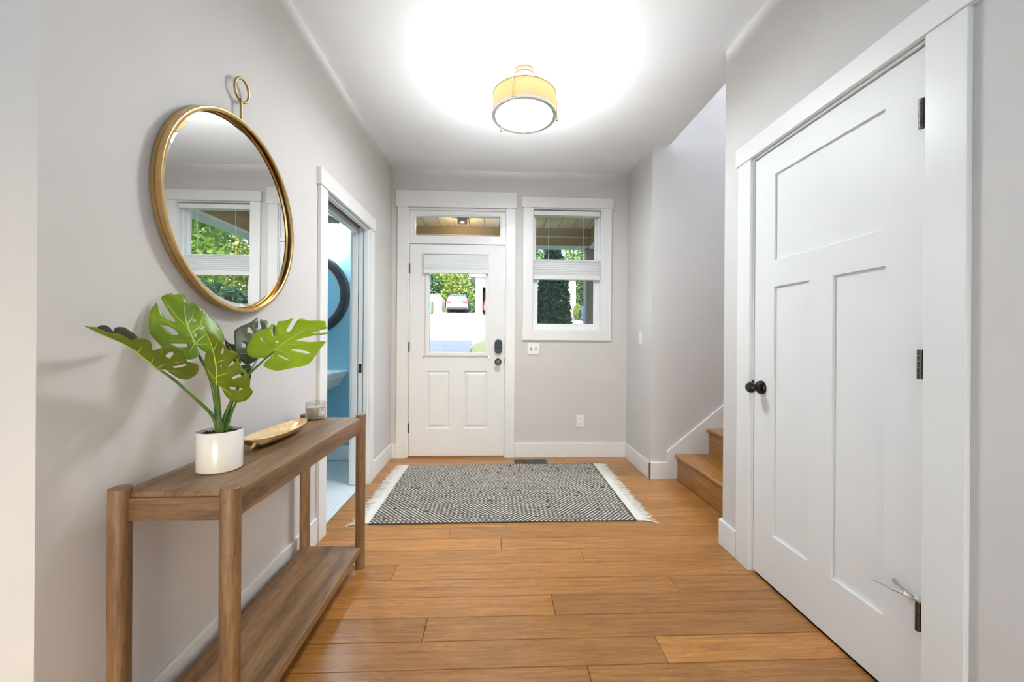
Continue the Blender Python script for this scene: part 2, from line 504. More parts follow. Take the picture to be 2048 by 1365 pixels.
# ---- walls
us = [XL - 0.20, -0.853, 0.100, 0.342, 1.019, XR + 0.14]
vs = [-0.05, 1.221, 2.392, 2.410, H]
wb = MB().grid('Y', YB, YB + 0.15, us, vs, lambda u, v: not ((-0.853 < u < 0.100 and v < 2.392) or (0.342 < u < 1.019 and 1.221 < v < 2.41)))
struct(wb.build('wall_back', 'wall'), 'greige end wall around the front door and window', 'wall')

bd0, bd1, bdz = 2.269, 3.040, 1.995      # bathroom doorway
us = [YP, bd0, bd1, YB]
vs = [-0.05, bdz, H]
wl = MB()
inhole = lambda u, v: not (bd0 < u < bd1 and v < bdz)
wl.grid('X', XL - 0.032, XL, us, vs, inhole)
wl.grid('X', XL - 0.122, XL - 0.080, [YP, bd0, bd1, 3.646], vs, inhole)
wl.box(XL - 0.080, XL - 0.032, YP, bd0, -0.05, H).box(XL - 0.080, XL - 0.032, 3.60, YB, -0.05, H).box(XL - 0.080, XL - 0.032, bd0, 3.60, bdz + 0.05, H)
struct(wl.build('wall_left', 'wall', weld=False), 'greige left wall behind the console table', 'wall')
struct(B(-3.3, XL - 0.122, YP, YP + 0.10, -0.05, H).build('wall_corner', 'wall'), 'pale wall face at the left edge where the hall opens out', 'wall')

cd0, cd1, cdz = 1.080, 1.862, 2.047      # closet opening
us = [-3.7, cd0, cd1, YS0]
vs = [-0.05, cdz, H]
wr = MB().grid('X', XR, XR + 0.12, us, vs, lambda u, v: not (cd0 < u < cd1 and v < cdz))
struct(wr.build('wall_right', 'wall'), 'greige right wall around the closet door', 'wall')
# closet interior behind the door
struct(MB().box(XR + 0.12, 2.1, cd0 - 0.25, cd0 - 0.17, -0.05, H).box(2.1, 2.16, cd0 - 0.25, YS0 - 0.02, -0.05, H).box(XR + 0.12, 2.1, cd0 - 0.17, YS0 - 0.12, -0.1, -0.004)
       .build('wall_closet', 'wall'), 'closet wall hidden behind the white door', 'wall')
# stair well walls
struct(B(XR, 4.3, YS1, YB, -0.05, 5.4).build('wall_stair', 'wall'), 'tall grey wall climbing beside the stairs', 'wall')
struct(MB().box(XR + 0.12, 4.3, YS0 - 0.12, YS0, -0.05, 5.4).box(XR, XR + 0.12, YS0 - 0.12, YS0, H, 5.4)
       .build('wall_stair_near', 'wall'), 'stair wall on the closet side', 'wall')
struct(MB().grid('X', 4.3, 4.42, [YS0 - 0.12, 2.2, 3.0, YB], [-0.05, 3.75, 5.05, 5.4], lambda u, v: not (2.2 < u < 3.0 and 3.75 < v < 5.05))
       .build('wall_stair_end', 'wall'), 'wall at the top of the stairs', 'wall')
struct(MB().box(1.304, 1.424, YS0, YS1, H + 0.22, 5.4).build('wall_stair_upper', 'wall'), 'upper landing wall over the stairs', 'wall')
struct(B(1.3, 4.42, YS0 - 0.12, YB, 5.4, 5.5).build('ceiling_stair', 'ceiling'), 'white ceiling high above the stairs', 'ceiling')
# living room behind the camera
struct(MB().grid('X', -3.42, -3.30, [-3.82, -2.95, -1.45, YP + 0.1], [-0.05, 0.7, 2.4, H],
                 lambda u, v: not (0.7 < v < 2.4 and -2.95 < u < -1.45)).build('wall_living_left', 'wall'), 'living room side wall with a window', 'wall')
struct(MB().grid('Y', -3.82, -3.70, [-3.42, -0.7, 1.18, XR + 0.12], [-0.05, 0.3, 1.72, H],
                 lambda u, v: not (0.3 < v < 1.72 and -0.7 < u < 1.18)).build('wall_living_rear', 'wall'), 'living room rear wall with a wide window', 'wall')
struct(B(-3.28, 1.25, -3.68, 0.05, 0.0, 0.012).build('floor_bounce_carpet', 'carpet', bevel=0.004), 'unseen pale carpet added behind the camera to bounce sunlight', 'carpet')  # unseen carpet, added so the sun patch bounces light onto the hall ceiling
# ---- bathroom shell
struct(B(-2.7, XL - 0.042, 1.75, 3.646, -0.2, -0.003).build('floor_bathroom', 'tile'), 'white mosaic tile floor of the bathroom', 'floor')
struct(B(-2.7, XL - 0.122, 3.646, 3.80, -0.05, H).build('wall_bathroom_end', 'teal'), 'teal bathroom wall behind the sink', 'wall')
struct(MB().box(-2.82, -2.70, 1.63, 3.80, -0.05, H).box(-2.70, XL - 0.122, 1.63, 1.75, -0.05, H).build('wall_bathroom_side', 'teal'), 'teal bathroom side wall', 'wall')
struct(B(-2.68, XL - 0.13, 3.632, 3.646, 0, 0.14).build('baseboard_bathroom', 'trim', bevel=0.002), 'white baseboard under the teal wall', 'baseboard')

# ---- baseboards
T, BH = 0.015, 0.14
def base(name, mb, label):
    return struct(mb.build(name, 'trim', bevel=0.003), label, 'baseboard')
base('baseboard_left', MB().box(XL, XL + T, YP, 2.178, 0, BH).box(XL, XL + T, 3.126, YB - T, 0, BH), 'white baseboard along the left wall')
base('baseboard_back', MB().box(XL, -0.945, YB - T, YB, 0, BH).box(0.179, XR, YB - T, YB, 0, BH), 'white baseboard along the end wall')
base('baseboard_right', MB().box(XR - T, XR, -3.7, 0.972, 0, BH).box(XR - T, XR, 1.965, YS0 + T, 0, BH).box(XR, XR + 0.12, YS0, YS0 + T, 0, BH),
     'white baseboard on the right wall beside the closet casing')
base('baseboard_corner', MB().box(XR - T, XR, YS1 - T, YB - T, 0, BH), 'white baseboard on the short wall left of the stairs')

# ---- casings
def casing(name, boxes, label, bevel=0.0025):
    mb = MB()
    for b in boxes:
        mb.box(*b)
    return mb
def trim(name, label, parts):
    t = thing(name, (0, 0, 0), label, 'trim', None, 'structure')
    for n, b in parts:
        B(*b).build(n, 'trim', t, bevel=0.0025)
    return t
cf = 0.020
trim('trim_1', 'white craftsman casing around the front door and transom', [
    ('side_casing', (-0.944, -0.850, YB - cf, YB, 0, 2.393)), ('side_casing', (0.090, 0.178, YB - cf, YB, 0, 2.393)),
    ('head_casing', (-0.962, 0.190, YB - cf - 0.006, YB, 2.393, 2.546)),
    ('jamb', (-0.853, -0.834, YB - 0.004, YB + 0.15, 0, 2.392)), ('jamb', (0.081, 0.100, YB - 0.004, YB + 0.15, 0, 2.392)),
    ('jamb', (-0.834, 0.081, YB - 0.004, YB + 0.15, 2.370, 2.392)),
    ('transom_rail', (-0.834, 0.081, YB - 0.002, YB + 0.15, 2.049, 2.082))])
B(-0.834, 0.081, YB, YB + 0.14, -0.005, 0.014).build('threshold', 'stair', bpy.data.objects['trim_1'], bevel=0.003)
trim('trim_2', 'white casing around the double hung window', [
    ('side_casing', (0.250, 0.344, YB - cf, YB, 1.221, 2.412)), ('side_casing', (1.016, 1.112, YB - cf, YB, 1.221, 2.412)),
    ('head_casing', (0.237, 1.128, YB - cf - 0.006, YB, 2.412, 2.508)), ('bottom_casing', (0.250, 1.112, YB - cf, YB, 1.132, 1.221)),
    ('jamb', (0.342, 0.352, YB - 0.002, YB + 0.15, 1.221, 2.41)), ('jamb', (1.009, 1.019, YB - 0.002, YB + 0.15, 1.221, 2.41)),
    ('jamb', (0.352, 1.009, YB - 0.002, YB + 0.15, 2.400, 2.41)), ('sill', (0.352, 1.009, YB - 0.002, YB + 0.15, 1.221, 1.233))])
trim('trim_3', 'white casing around the bathroom pocket door opening', [
    ('side_casing', (XL, XL + cf, 2.180, bd0 + 0.004, 0, bdz)), ('side_casing', (XL, XL + cf, bd1 - 0.004, 3.124, 0, bdz)),
    ('head_casing', (XL, XL + cf + 0.006, 2.168, 3.136, bdz, 2.090)),
    ('jamb', (XL - 0.122, XL + 0.001, bd0, bd0 + 0.012, 0, bdz)),
    ('jamb', (XL - 0.034, XL + 0.001, bd1 - 0.012, bd1, 0, bdz)), ('jamb', (XL - 0.122, XL - 0.080, bd1 - 0.012, bd1, 0, bdz)),
    ('head_jamb', (XL - 0.034, XL + 0.001, bd0 + 0.012, bd1 - 0.012, bdz - 0.014, bdz)), ('head_jamb', (XL - 0.122, XL - 0.080, bd0 + 0.012, bd1 - 0.012, bdz - 0.03, bdz)),
    ('bath_casing', (XL - 0.140, XL - 0.122, bd1 - 0.004, bd1 + 0.08, 0, 2.07))])
B(XL - 0.080, XL - 0.034, bd0 + 0.012, 3.59, bdz + 0.015, bdz + 0.045).build('track', 'bronze', bpy.data.objects['trim_3'])
trim('trim_4', 'white casing around the closet door', [
    ('side_casing', (XR - 0.017, XR, 0.978, cd0 + 0.002, 0, cdz)), ('side_casing', (XR - 0.017, XR, cd1 - 0.002, 1.958, 0, cdz)),
    ('head_casing', (XR - 0.022, XR, 0.962, 1.972, cdz, 2.138)),
    ('jamb', (XR - 0.002, XR + 0.12, cd0, cd0 + 0.004, 0, cdz)), ('jamb', (XR - 0.002, XR + 0.12, cd1 - 0.006, cd1, 0, cdz)),
    ('jamb', (XR - 0.002, XR + 0.12, cd0, cd1, cdz - 0.012, cdz)),
    ('door_stop', (XR + 0.046, XR + 0.058, cd0 + 0.004, cd1 - 0.006, 2.020, cdz - 0.012))])

# ---- stair skirt board on the stair wall
sk = [(XR, 0.0), (1.48, 0.0), (1.62, 0.0), (3.9, 1.82), (3.9, 2.244), (1.409, 0.231), (1.409, BH), (XR, BH)]
sko = struct(MB().prism([(XR - T, 0), (1.55, 0), (4.2, 2.12), (4.2, 2.485), (1.409, 0.231), (1.409, BH), (XR - T, BH)], 'Y', YS1 - T, YS1).build('trim_5', 'trim', bevel=0.003),
             'white skirt board stepping up along the stair wall', 'trim')

# ---- front door
dz0, dz1, dx0, dx1 = 0.018, 2.043, -0.830, 0.077
fd = thing('door_1', (-0.376, YB, 0), 'white front door with half glass and two raised panels', 'door', None, 'structure')
gx0, gx1, gz0, gz1 = -0.650, -0.098, 1.005, 1.955
pan = [(-0.664, -0.447, 0.279, 0.831), (-0.308, -0.085, 0.279, 0.831)]
us = [dx0, -0.664, gx0, -0.447, -0.308, gx1, -0.085, dx1]
vs = [dz0, 0.279, 0.831, gz0, gz1, dz1]
def dsolid(u, v):
    if gx0 < u < gx1 and gz0 < v < gz1: return False
    return not any(a < u < b and c < v < d for a, b, c, d in pan)
MB().grid('Y', YB + 0.003, YB + 0.047, us, vs, dsolid).build('slab', 'door', fd)
for a, b, c, d in pan:
    def ring(i, y): return [(a + i, y, c + i), (b - i, y, c + i), (b - i, y, d - i), (a + i, y, d - i)]
    MB().loft([ring(0, YB + 0.040), ring(0, YB + 0.003), ring(0.010, YB + 0.013), ring(0.016, YB + 0.013), ring(0.036, YB + 0.004)]).build('raised_panel', 'door', fd)
def ringbox(x0, x1, z0, z1, w, y0, y1, name, mat, parent, bev=0.002):
    return MB().grid('Y', y0, y1, [x0, x0 + w, x1 - w, x1], [z0, z0 + w, z1 - w, z1],
                     lambda u, v: not (x0 + w < u < x1 - w and z0 + w < v < z1 - w)).build(name, mat, parent, bevel=bev)
ringbox(-0.680, -0.076, 0.975, 1.985, 0.032, YB - 0.012, YB + 0.004, 'glass_frame', 'door', fd, 0.006)
ringbox(-0.652, -0.096, 1.003, 1.957, 0.012, YB + 0.004, YB + 0.046, 'glazing_bead', 'vinyl', fd)
B(gx0, gx1, YB + 0.022, YB + 0.026, gz0, gz1).build('glass_pane', 'glass', fd)
for z in (0.285, 1.060, 1.810):
    hp = MB().tube([(dx0 - 0.002, YB - 0.003, z - 0.047), (dx0 - 0.002, YB - 0.003, z + 0.047)], 0.0065, 10).box(dx0 - 0.003, dx0 + 0.004, YB - 0.001, YB + 0.006, z - 0.044, z + 0.044)
    hp.build('hinge', 'bronze', fd, smooth=True)
# key pad lock and knob
lk = []
for j in range(40):
    a = 2 * math.pi * j / 40
    s = 0.034
    lk.append((0.021 + math.copysign(abs(math.cos(a)) ** 0.6, math.cos(a)) * 0.037, 1.070 + math.copysign(abs(math.sin(a)) ** 0.6, math.sin(a)) * 0.066))
lo = MB().loft([[(x, YB + 0.003, z) for x, z in lk], [(x, YB - 0.018, z) for x, z in lk],
                [(0.021 + (x - 0.021) * 0.90, YB - 0.026, 1.070 + (z - 1.070) * 0.94) for x, z in lk]]).build('deadbolt_lock', 'lockblack', fd, smooth=True)
MB().tube([(0.021 - 0.016, YB - 0.030, 1.068 + 0.007), (0.021 + 0.016, YB - 0.030, 1.068 - 0.007)], 0.0055, 10).build('thumb_turn', 'lockblack', lo, smooth=True)
MB().lathe([(0.001, 0.003), (0.033, 0.003), (0.033, -0.004), (0.028, -0.010), (0.012, -0.013), (0.011, -0.030), (0.020, -0.036), (0.027, -0.047), (0.027, -0.056), (0.020, -0.064), (0.001, -0.066)],
           (0.018, YB, 0.922), 'Y', 28).build('door_knob', 'bronze', fd, smooth=True)
B(dx1 - 0.001, dx1 + 0.008, YB - 0.003, YB + 0.004, 0.895, 0.950).build('strike_plate', 'bronze', fd)
for x in (-0.690, -0.072):
    MB().box(x - 0.005, x + 0.005, YB - 0.016, YB + 0.003, 0.955, 0.972).build('shade_bracket', 'nickel', fd)

# ---- transom window and double hung window
w2 = thing('window_2', (-0.376, YB, 2.08), 'transom window over the front door', 'window', None, 'structure')
ringbox(-0.834, 0.081, 2.082, 2.370, 0.044, YB + 0.012, YB + 0.060, 'sash', 'trim', w2)
ringbox(-0.792, 0.039, 2.124, 2.328, 0.010, YB + 0.020, YB + 0.050, 'glazing_bead', 'trim', w2)
B(-0.785, 0.032, YB + 0.034, YB + 0.038, 2.130, 2.322).build('glass_pane', 'glass', w2)
w1 = thing('window_1', (0.68, YB, 1.23), 'white double hung window right of the front door', 'window', None, 'structure')
def sash(x0, x1, z0, z1, st, top, bot, y0, y1, name):
    s = MB().grid('Y', y0, y1, [x0, x0 + st, x1 - st, x1], [z0, z0 + bot, z1 - top, z1],
                  lambda u, v: not (x0 + st < u < x1 - st and z0 + bot < v < z1 - top)).build(name, 'vinyl', w1, bevel=0.003)
    B(x0 + st - 0.004, x1 - st + 0.004, (y0 + y1) / 2 - 0.002, (y0 + y1) / 2 + 0.002, z0 + bot - 0.004, z1 - top + 0.004).build('glass_pane', 'glass', s)
sash(0.366, 0.995, 1.233, 1.845, 0.036, 0.045, 0.062, YB + 0.055, YB + 0.085, 'lower_sash')
sash(0.360, 1.001, 1.810, 2.400, 0.026, 0.040, 0.040, YB + 0.092, YB + 0.122, 'upper_sash')
for x0, x1 in ((0.352, 0.368), (0.993, 1.009)):
    B(x0, x1, YB + 0.045, YB + 0.13, 1.233, 2.400).build('sash_track', 'vinyl', w1)

# ---- closet door
cdo = thing('door_2', (XR, 1.47, 0), 'white three panel shaker closet door on the right', 'door', None, 'structure')
sy0, sy1, sz0, sz1 = cd0 + 0.006, cd1 - 0.008, 0.012, 2.030
pn = [(1.220, 1.722, 1.515, 1.912), (1.524, 1.722, 0.242, 1.392), (1.215, 1.412, 0.242, 1.392)]
us = [sy0, 1.215, 1.220, 1.412, 1.524, 1.722, sy1]
vs = [sz0, 0.242, 1.392, 1.515, 1.912, sz1]
MB().grid('X', XR + 0.006, XR + 0.041, us, vs, lambda u, v: not any(a < u < b and c < v < d for a, b, c, d in pn)).build('slab', 'door', cdo, bevel=0.0015)
for a, b, c, d in pn:
    B(XR + 0.016, XR + 0.032, a - 0.004, b + 0.004, c - 0.004, d + 0.004).build('recessed_panel', 'door', cdo)
for z in (1.822, 1.076, 0.328):
    hb = MB()
    for i in range(5):
        za = z - 0.044 + i * 0.0178
        hb.tube([(XR - 0.013, cd0 + 0.012, za), (XR - 0.013, cd0 + 0.012, za + 0.0168)], 0.0072, 12)
    hb.box(XR - 0.013, XR + 0.008, cd0 + 0.006, cd0 + 0.011, z - 0.044, z + 0.044)
    hb.build('hinge', 'bronze', cdo, smooth=True)
MB().lathe([(0.001, 0.006), (0.033, 0.006), (0.033, 0.001), (0.029, -0.007), (0.014, -0.010), (0.0105, -0.018), (0.011, -0.028), (0.020, -0.033), (0.0265, -0.044), (0.0265, -0.052), (0.019, -0.063), (0.001, -0.066)],
           (XR, 1.800, 0.918), 'X', 32).build('door_knob', 'black', cdo, smooth=True)
B(XR - 0.002, XR + 0.012, sy1 - 0.001, sy1 + 0.005, 0.895, 0.948).build('latch', 'black', cdo)
# hinge pin door stop on the lowest hinge
ds = MB().lathe([(0.0095, 0), (0.0095, 0.005)], (XR - 0.013, cd0 + 0.012, 0.372), 'Z', 16)
ds.tube([(XR - 0.008, cd0 + 0.012, 0.375), (XR - 0.014, cd0 + 0.060, 0.383), (XR - 0.016, cd0 + 0.072, 0.389), (XR - 0.018, cd0 + 0.080, 0.396)], [0.003, 0.003, 0.005, 0.006], 8)
ds.tube([(XR - 0.016, cd0 + 0.052, 0.370), (XR - 0.030, cd0 + 0.074, 0.372)], 0.0055, 8)
ds.tube([(XR - 0.030, cd0 + 0.072, 0.372), (XR - 0.062, cd0 + 0.108, 0.380)], 0.0032, 8)
dso = ds.build('hinge_pin_stop', 'nickel', cdo, smooth=True)
MB().tube([(XR + 0.004, cd0 + 0.030, 0.366), (XR - 0.016, cd0 + 0.052, 0.370)], 0.0085, 10).build('rubber_bumper', 'plate', dso, smooth=True)

# ---- bathroom pocket door, slid into the wall
pd = thing('door_3', (XL - 0.057, 3.05, 0), 'white bathroom pocket door slid into the wall', 'door', None, 'structure')
B(XL - 0.074, XL - 0.040, 3.034, 3.590, 0.01, bdz + 0.010).build('slab', 'door', pd, bevel=0.001)
ph = B(XL - 0.067, XL - 0.047, 3.029, 3.036, 0.872, 0.940).build('edge_pull', 'black', pd, bevel=0.001)
B(XL - 0.061, XL - 0.053, 3.0275, 3.030, 0.890, 0.922).build('finger_lever', 'bronze', ph)

# ================================================================== THINGS
# ---- staircase
st = thing('staircase', (1.50, 2.6, 0), 'amber wooden stairs rising to the right behind the closet wall', 'stairs')
rise, run = 0.2085, 0.264
for i in range(9):
    xr = 1.492 + i * run
    z0, z1 = i * rise, (i + 1) * rise
    B(xr, xr + 0.02, YS0 + 0.004, YS1 - T - 0.001, z0 if i == 0 else z0 - 0.026, z1 - 0.026).build('riser', 'stair', st)
    prof = [(xr + run + 0.02, z1 - 0.026), (xr + run + 0.02, z1), (xr - 0.010, z1), (xr - 0.018, z1 - 0.003), (xr - 0.0235, z1 - 0.009), (xr - 0.0235, z1 - 0.018), (xr - 0.018, z1 - 0.024), (xr - 0.010, z1 - 0.026)]
    MB().prism(prof, 'Y', YS0 + 0.003, YS1 - T - 0.002).build('tread', 'stair', st)
    if i < 2:
        MB().prism([(xr - 0.010, z1 - 0.027), (xr, z1 - 0.027), (xr, z1 - 0.042), (xr - 0.005, z1 - 0.037)], 'Y', YS0 + 0.004, YS1 - T - 0.003).build('cove_moulding', 'stair', st)

# ---- console table
TX0, TX1, TY0, TY1, TZ = -0.942, -0.672, 1.006, 1.946, 0.762
ct = thing('console_table', ((TX0 + TX1) / 2, (TY0 + TY1) / 2, 0), 'narrow brown wooden console table with round legs and a low shelf', 'table')
LR = 0.0232
for x in (TX0, TX1):
    for y in (TY0, TY1):
        MB().lathe([(0.001, 0.0), (LR - 0.002, 0.0), (LR, 0.002), (LR, TZ - 0.002), (LR - 0.002, TZ), (0.001, TZ)], (x, y, 0), 'Z', 40).build('leg', 'table_z', ct, smooth=True)
tt = 0.747
# table top, notched around the round leg tops
B(TX0 - 0.012, TX1 + 0.010, TY0 + 0.004, TY1 - 0.004, tt - 0.012, tt).build('tabletop', 'table_y', ct, bevel=0.0015)
B(TX1 - 0.010, TX1 + 0.009, TY0 + 0.012, TY1 - 0.012, tt - 0.070, tt - 0.012).build('front_apron', 'table_y', ct, bevel=0.0015)
B(TX0 - 0.010, TX0 + 0.009, TY0 + 0.012, TY1 - 0.012, tt - 0.070, tt - 0.012).build('back_apron', 'table_y', ct, bevel=0.0015)
B(TX0 + 0.014, TX1 - 0.012, TY0 - 0.003, TY0 + 0.016, tt - 0.070, tt - 0.012).build('end_apron', 'table_x', ct, bevel=0.0015)
B(TX0 + 0.014, TX1 - 0.012, TY1 - 0.016, TY1 + 0.003, tt - 0.070, tt - 0.012).build('end_apron', 'table_x', ct, bevel=0.0015)
B(TX0 - 0.010, TX1 + 0.008, TY0 + 0.004, TY1 - 0.004, 0.076, 0.110).build('shelf', 'table_y', ct, bevel=0.0015)

# ---- potted plant
PX, PY, PZ = -0.826, 1.188, tt + 0.0004
pp = thing('potted_plant', (PX, PY, PZ), 'artificial split leaf plant in a white pot on the console table', 'plant')
MB().lathe([(0.001, 0.0), (0.054, 0.0), (0.0575, 0.003), (0.0580, 0.116), (0.0572, 0.1172), (0.0560, 0.116), (0.0555, 0.095), (0.001, 0.095)], (PX, PY, PZ), 'Z', 56).build('pot', 'ceramic', pp, smooth=True)
so = MB(); rg = random.Random(5)
so.lathe([(0.001, 0.085), (0.0553, 0.085), (0.0553, 0.104), (0.001, 0.107)], (PX, PY, PZ), 'Z', 28)
for i in range(170):
    a, r = rg.uniform(0, 6.283), 0.052 * math.sqrt(rg.random())
    s = rg.uniform(0.002, 0.0045)
    x, y, z = PX + r * math.cos(a), PY + r * math.sin(a), PZ + 0.106
    so.add([(x + s, y, z), (x, y + s, z), (x - s, y, z), (x, y - s, z), (x, y, z + s), (x, y, z - s)], [(0, 1, 4), (1, 2, 4), (2, 3, 4), (3, 0, 4), (1, 0, 5), (2, 1, 5), (3, 2, 5), (0, 3, 5)])
so.build('soil', 'soil', pp, weld=False)
LEAF={'2':([(-0.8956,1.1797,1.1208),(-0.3654,0.1584,0.9173),(-0.4947,-0.8678,-0.0472)],[(165,-11),(152,-7),(140,-11),(127,-37),(94,-61),(63,-78),(33,-85),(10,-82),(-9,-68),(-29,-38),(-25,-20),(-15,-11),(-3,-1),(-29,-6),(-38,-3),(-46,10),(-46,26),(-34,38),(-20,45),(-11,69),(5,80),(27,89),(45,93),(70,90),(94,85),(115,77),(135,63),(111,59),(88,50),(72,35),(74,31),(104,39),(130,47),(150,50),(160,37),(165,24),(159,22),(161,8)],[[(65,69),(58,47),(37,33),(30,34),(32,44),(49,57)],[(5,57),(1,20),(-5,19),(-9,22),(-7,41)],[(28,-12),(23,-9),(23,-4),(28,-3),(33,-6),(33,-11)],[(75,-15),(81,-23),(70,-17)],[(49,-24),(61,-38),(54,-41),(44,-27)]],[[(0,0),(50,7),(81,6),(139,0)],[(24,9),(65,43),(95,70)],[(7,3),(11,27),(15,61)],[(62,7),(86,-13),(118,-23)],[(31,4),(61,-29),(99,-44)],[(0,0),(34,-40),(69,-63)],[(-1,0),(-4,-42)],[(0,1),(-22,16),(-31,36)],[(57,10),(95,28),(142,45)]]),'1':([(-0.9327,1.0992,1.0529),(-0.0041,-0.8619,0.507),(-0.9951,-0.0465,-0.0871)],[(221,0),(206,-17),(186,-26),(181,-42),(163,-46),(149,-46),(153,-65),(148,-73),(127,-73),(92,-52),(93,-59),(99,-79),(91,-80),(84,-102),(59,-103),(35,-95),(19,-90),(3,-101),(-23,-91),(-52,-68),(-67,-46),(-76,-25),(-65,-10),(-30,-11),(-8,-15),(-2,-10),(0,0),(41,-7),(70,-9),(91,-15),(141,-17),(166,-13),(193,-5)],[[(59,-60),(72,-76),(76,-89),(63,-83),(46,-61)],[(8,-41),(8,-53),(10,-78),(-1,-73),(-4,-43)]],[[(1,-1),(43,-9),(73,-11),(94,-17),(144,-19),(169,-15),(219,0)],[(38,-12),(56,-30),(75,-62),(96,-76)],[(8,-6),(25,-34),(24,-86)],[(1,-5),(-42,-44)],[(92,-18),(113,-42),(138,-49)]]),'1b':([(-0.9524,1.0314,1.1394),(0.2355,-0.9503,0.2037),(-0.9127,-0.2883,-0.2896)],[(118,3),(104,0),(111,-12),(104,-16),(84,-13),(58,-5),(71,-14),(78,-25),(69,-32),(41,-28),(14,-23),(-27,-10),(-37,7),(-16,9),(23,4),(53,7),(93,4)],[],[]),'3':([(-0.8084,1.1486,1.0043),(0.0602,-0.3607,0.9307),(-0.9976,0.0097,0.0683)],[(181,0),(168,-7),(157,-24),(142,-36),(128,-44),(113,-49),(107,-67),(94,-73),(81,-72),(60,-70),(54,-80),(43,-88),(29,-93),(12,-93),(-5,-89),(-19,-94),(-34,-87),(-49,-73),(-56,-57),(-56,-40),(-50,-27),(-37,-16),(-16,-12),(-2,-6),(0,0),(-3,7),(13,14),(36,22),(57,23),(85,17),(99,12),(114,2),(98,-4),(107,-8),(125,-7),(146,-6)],[[(61,-42),(82,-60),(94,-70),(90,-72),(65,-53)],[(28,-48),(38,-69),(42,-81),(33,-77),(21,-49)],[(-4,-35),(-5,-53),(-12,-69),(-17,-60),(-12,-35)],[(97,-27),(114,-35),(125,-41),(116,-40),(100,-35)],[(60,-25),(57,-23),(57,-21),(59,-20),(62,-22),(62,-24)]],[[(0,0),(52,-9),(80,-8),(107,-9),(142,-7),(178,0)],[(70,-10),(80,-35),(92,-46)],[(28,-8),(41,-37),(57,-66)],[(9,-5),(10,-23),(0,-75)],[(-2,-4),(-39,-44)],[(108,-9),(128,-24),(144,-25)],[(21,-1),(41,13),(60,17)]]),'4':([(-0.8404,1.393,1.0658),(-0.2608,0.3825,0.8864),(-0.5373,-0.8203,0.1959)],[(169,0),(142,22),(121,51),(100,70),(88,73),(34,72),(5,69),(-17,52),(-25,34),(-17,17),(0,0),(6,-20),(15,-35),(42,-52),(94,-67),(153,-70),(157,-56),(135,-37),(163,-36),(164,-11),(151,-9),(128,-16),(118,-3),(143,-2)],[[(116,32),(123,27),(105,15),(95,20),(104,30)],[(56,49),(50,40),(39,37),(40,45)]],[[(0,0),(48,6),(109,0)],[(8,2),(13,38),(8,66)],[(31,4),(70,37),(97,61)],[(66,5),(105,15),(142,12)],[(9,0),(61,-27),(130,-61)]]),'5':([(-0.7609,1.3523,1.0947),(0.5688,0.6292,0.5298),(-0.7033,0.0381,0.7099)],[(58,93),(38,87),(13,93),(-10,90),(-36,74),(-56,58),(-65,41),(-65,24),(-55,8),(-36,-2),(-17,-3),(0,0),(-23,-12),(-44,-16),(-57,-23),(-52,-41),(-36,-62),(-1,-79),(41,-98),(71,-96),(115,-78),(157,-65),(115,-40),(94,-21),(78,-4),(103,-10),(130,-21),(183,-48),(182,-41),(152,-24),(136,-10),(158,-16),(190,-26),(195,-12),(206,2),(185,18),(161,35),(147,56),(132,59),(109,48),(89,37),(78,37),(79,46),(94,55),(129,74),(100,82),(81,94),(61,75),(41,49),(34,47),(34,54),(47,74),(61,90)],[[(2,68),(2,62),(-1,42),(-6,36),(-6,48)],[(31,21),(27,18),(24,21),(25,25),(29,28),(32,26)],[(47,-23),(68,-44),(87,-69),(76,-67),(54,-43),(43,-30)],[(-2,-18),(3,-20),(15,-54),(12,-55),(5,-42)]],[[(0,0),(32,6),(88,12),(136,10),(203,0)],[(1,5),(15,47),(34,83)],[(-3,2),(-30,35),(-29,69)],[(32,6),(60,43),(89,70)],[(87,13),(109,33),(138,43)],[(7,0),(24,-31),(30,-49)],[(34,4),(54,-6),(98,-47)],[(-10,-5),(-31,-30),(-32,-53)]]),'6':([(-0.7998,1.2805,0.991),(-0.559,0.1738,0.8107),(-0.8165,-0.2855,-0.5018)],[(181,0),(156,-6),(143,-19),(123,-12),(78,-9),(72,1),(65,-20),(57,-29),(37,-23),(17,-14),(0,0),(18,6),(52,9),(95,9),(147,8)],[],[[(0,0),(59,-3),(172,-1)],[(47,-2),(51,-24)]])}
PETIOLE={'1':[(-0.8283,1.1848,0.8525),(-0.8393,1.1752,0.9083),(-0.8681,1.1464,0.9646),(-0.9011,1.1177,1.0182),(-0.9288,1.0988,1.0519)],'2':[(-0.8371,1.1951,0.85),(-0.8542,1.2058,0.9509),(-0.873,1.2066,1.0269),(-0.893,1.1974,1.0805),(-0.8981,1.1826,1.1184)],'3':[(-0.8218,1.1795,0.8538),(-0.8217,1.1745,0.9262),(-0.8141,1.1592,0.973),(-0.8122,1.1521,1.006)],'4':[(-0.8275,1.2048,0.8476),(-0.8257,1.2147,0.8881),(-0.8263,1.2648,0.9736),(-0.8358,1.3552,1.0389),(-0.8419,1.3955,1.0677)],'5':[(-0.8265,1.1947,0.8501),(-0.8279,1.2048,0.8902),(-0.8051,1.2439,0.9921),(-0.7856,1.3131,1.0539),(-0.7607,1.3522,1.0944)],'6':[(-0.823,1.2046,0.8507),(-0.8136,1.2342,0.9308),(-0.8025,1.2838,0.9955)]}

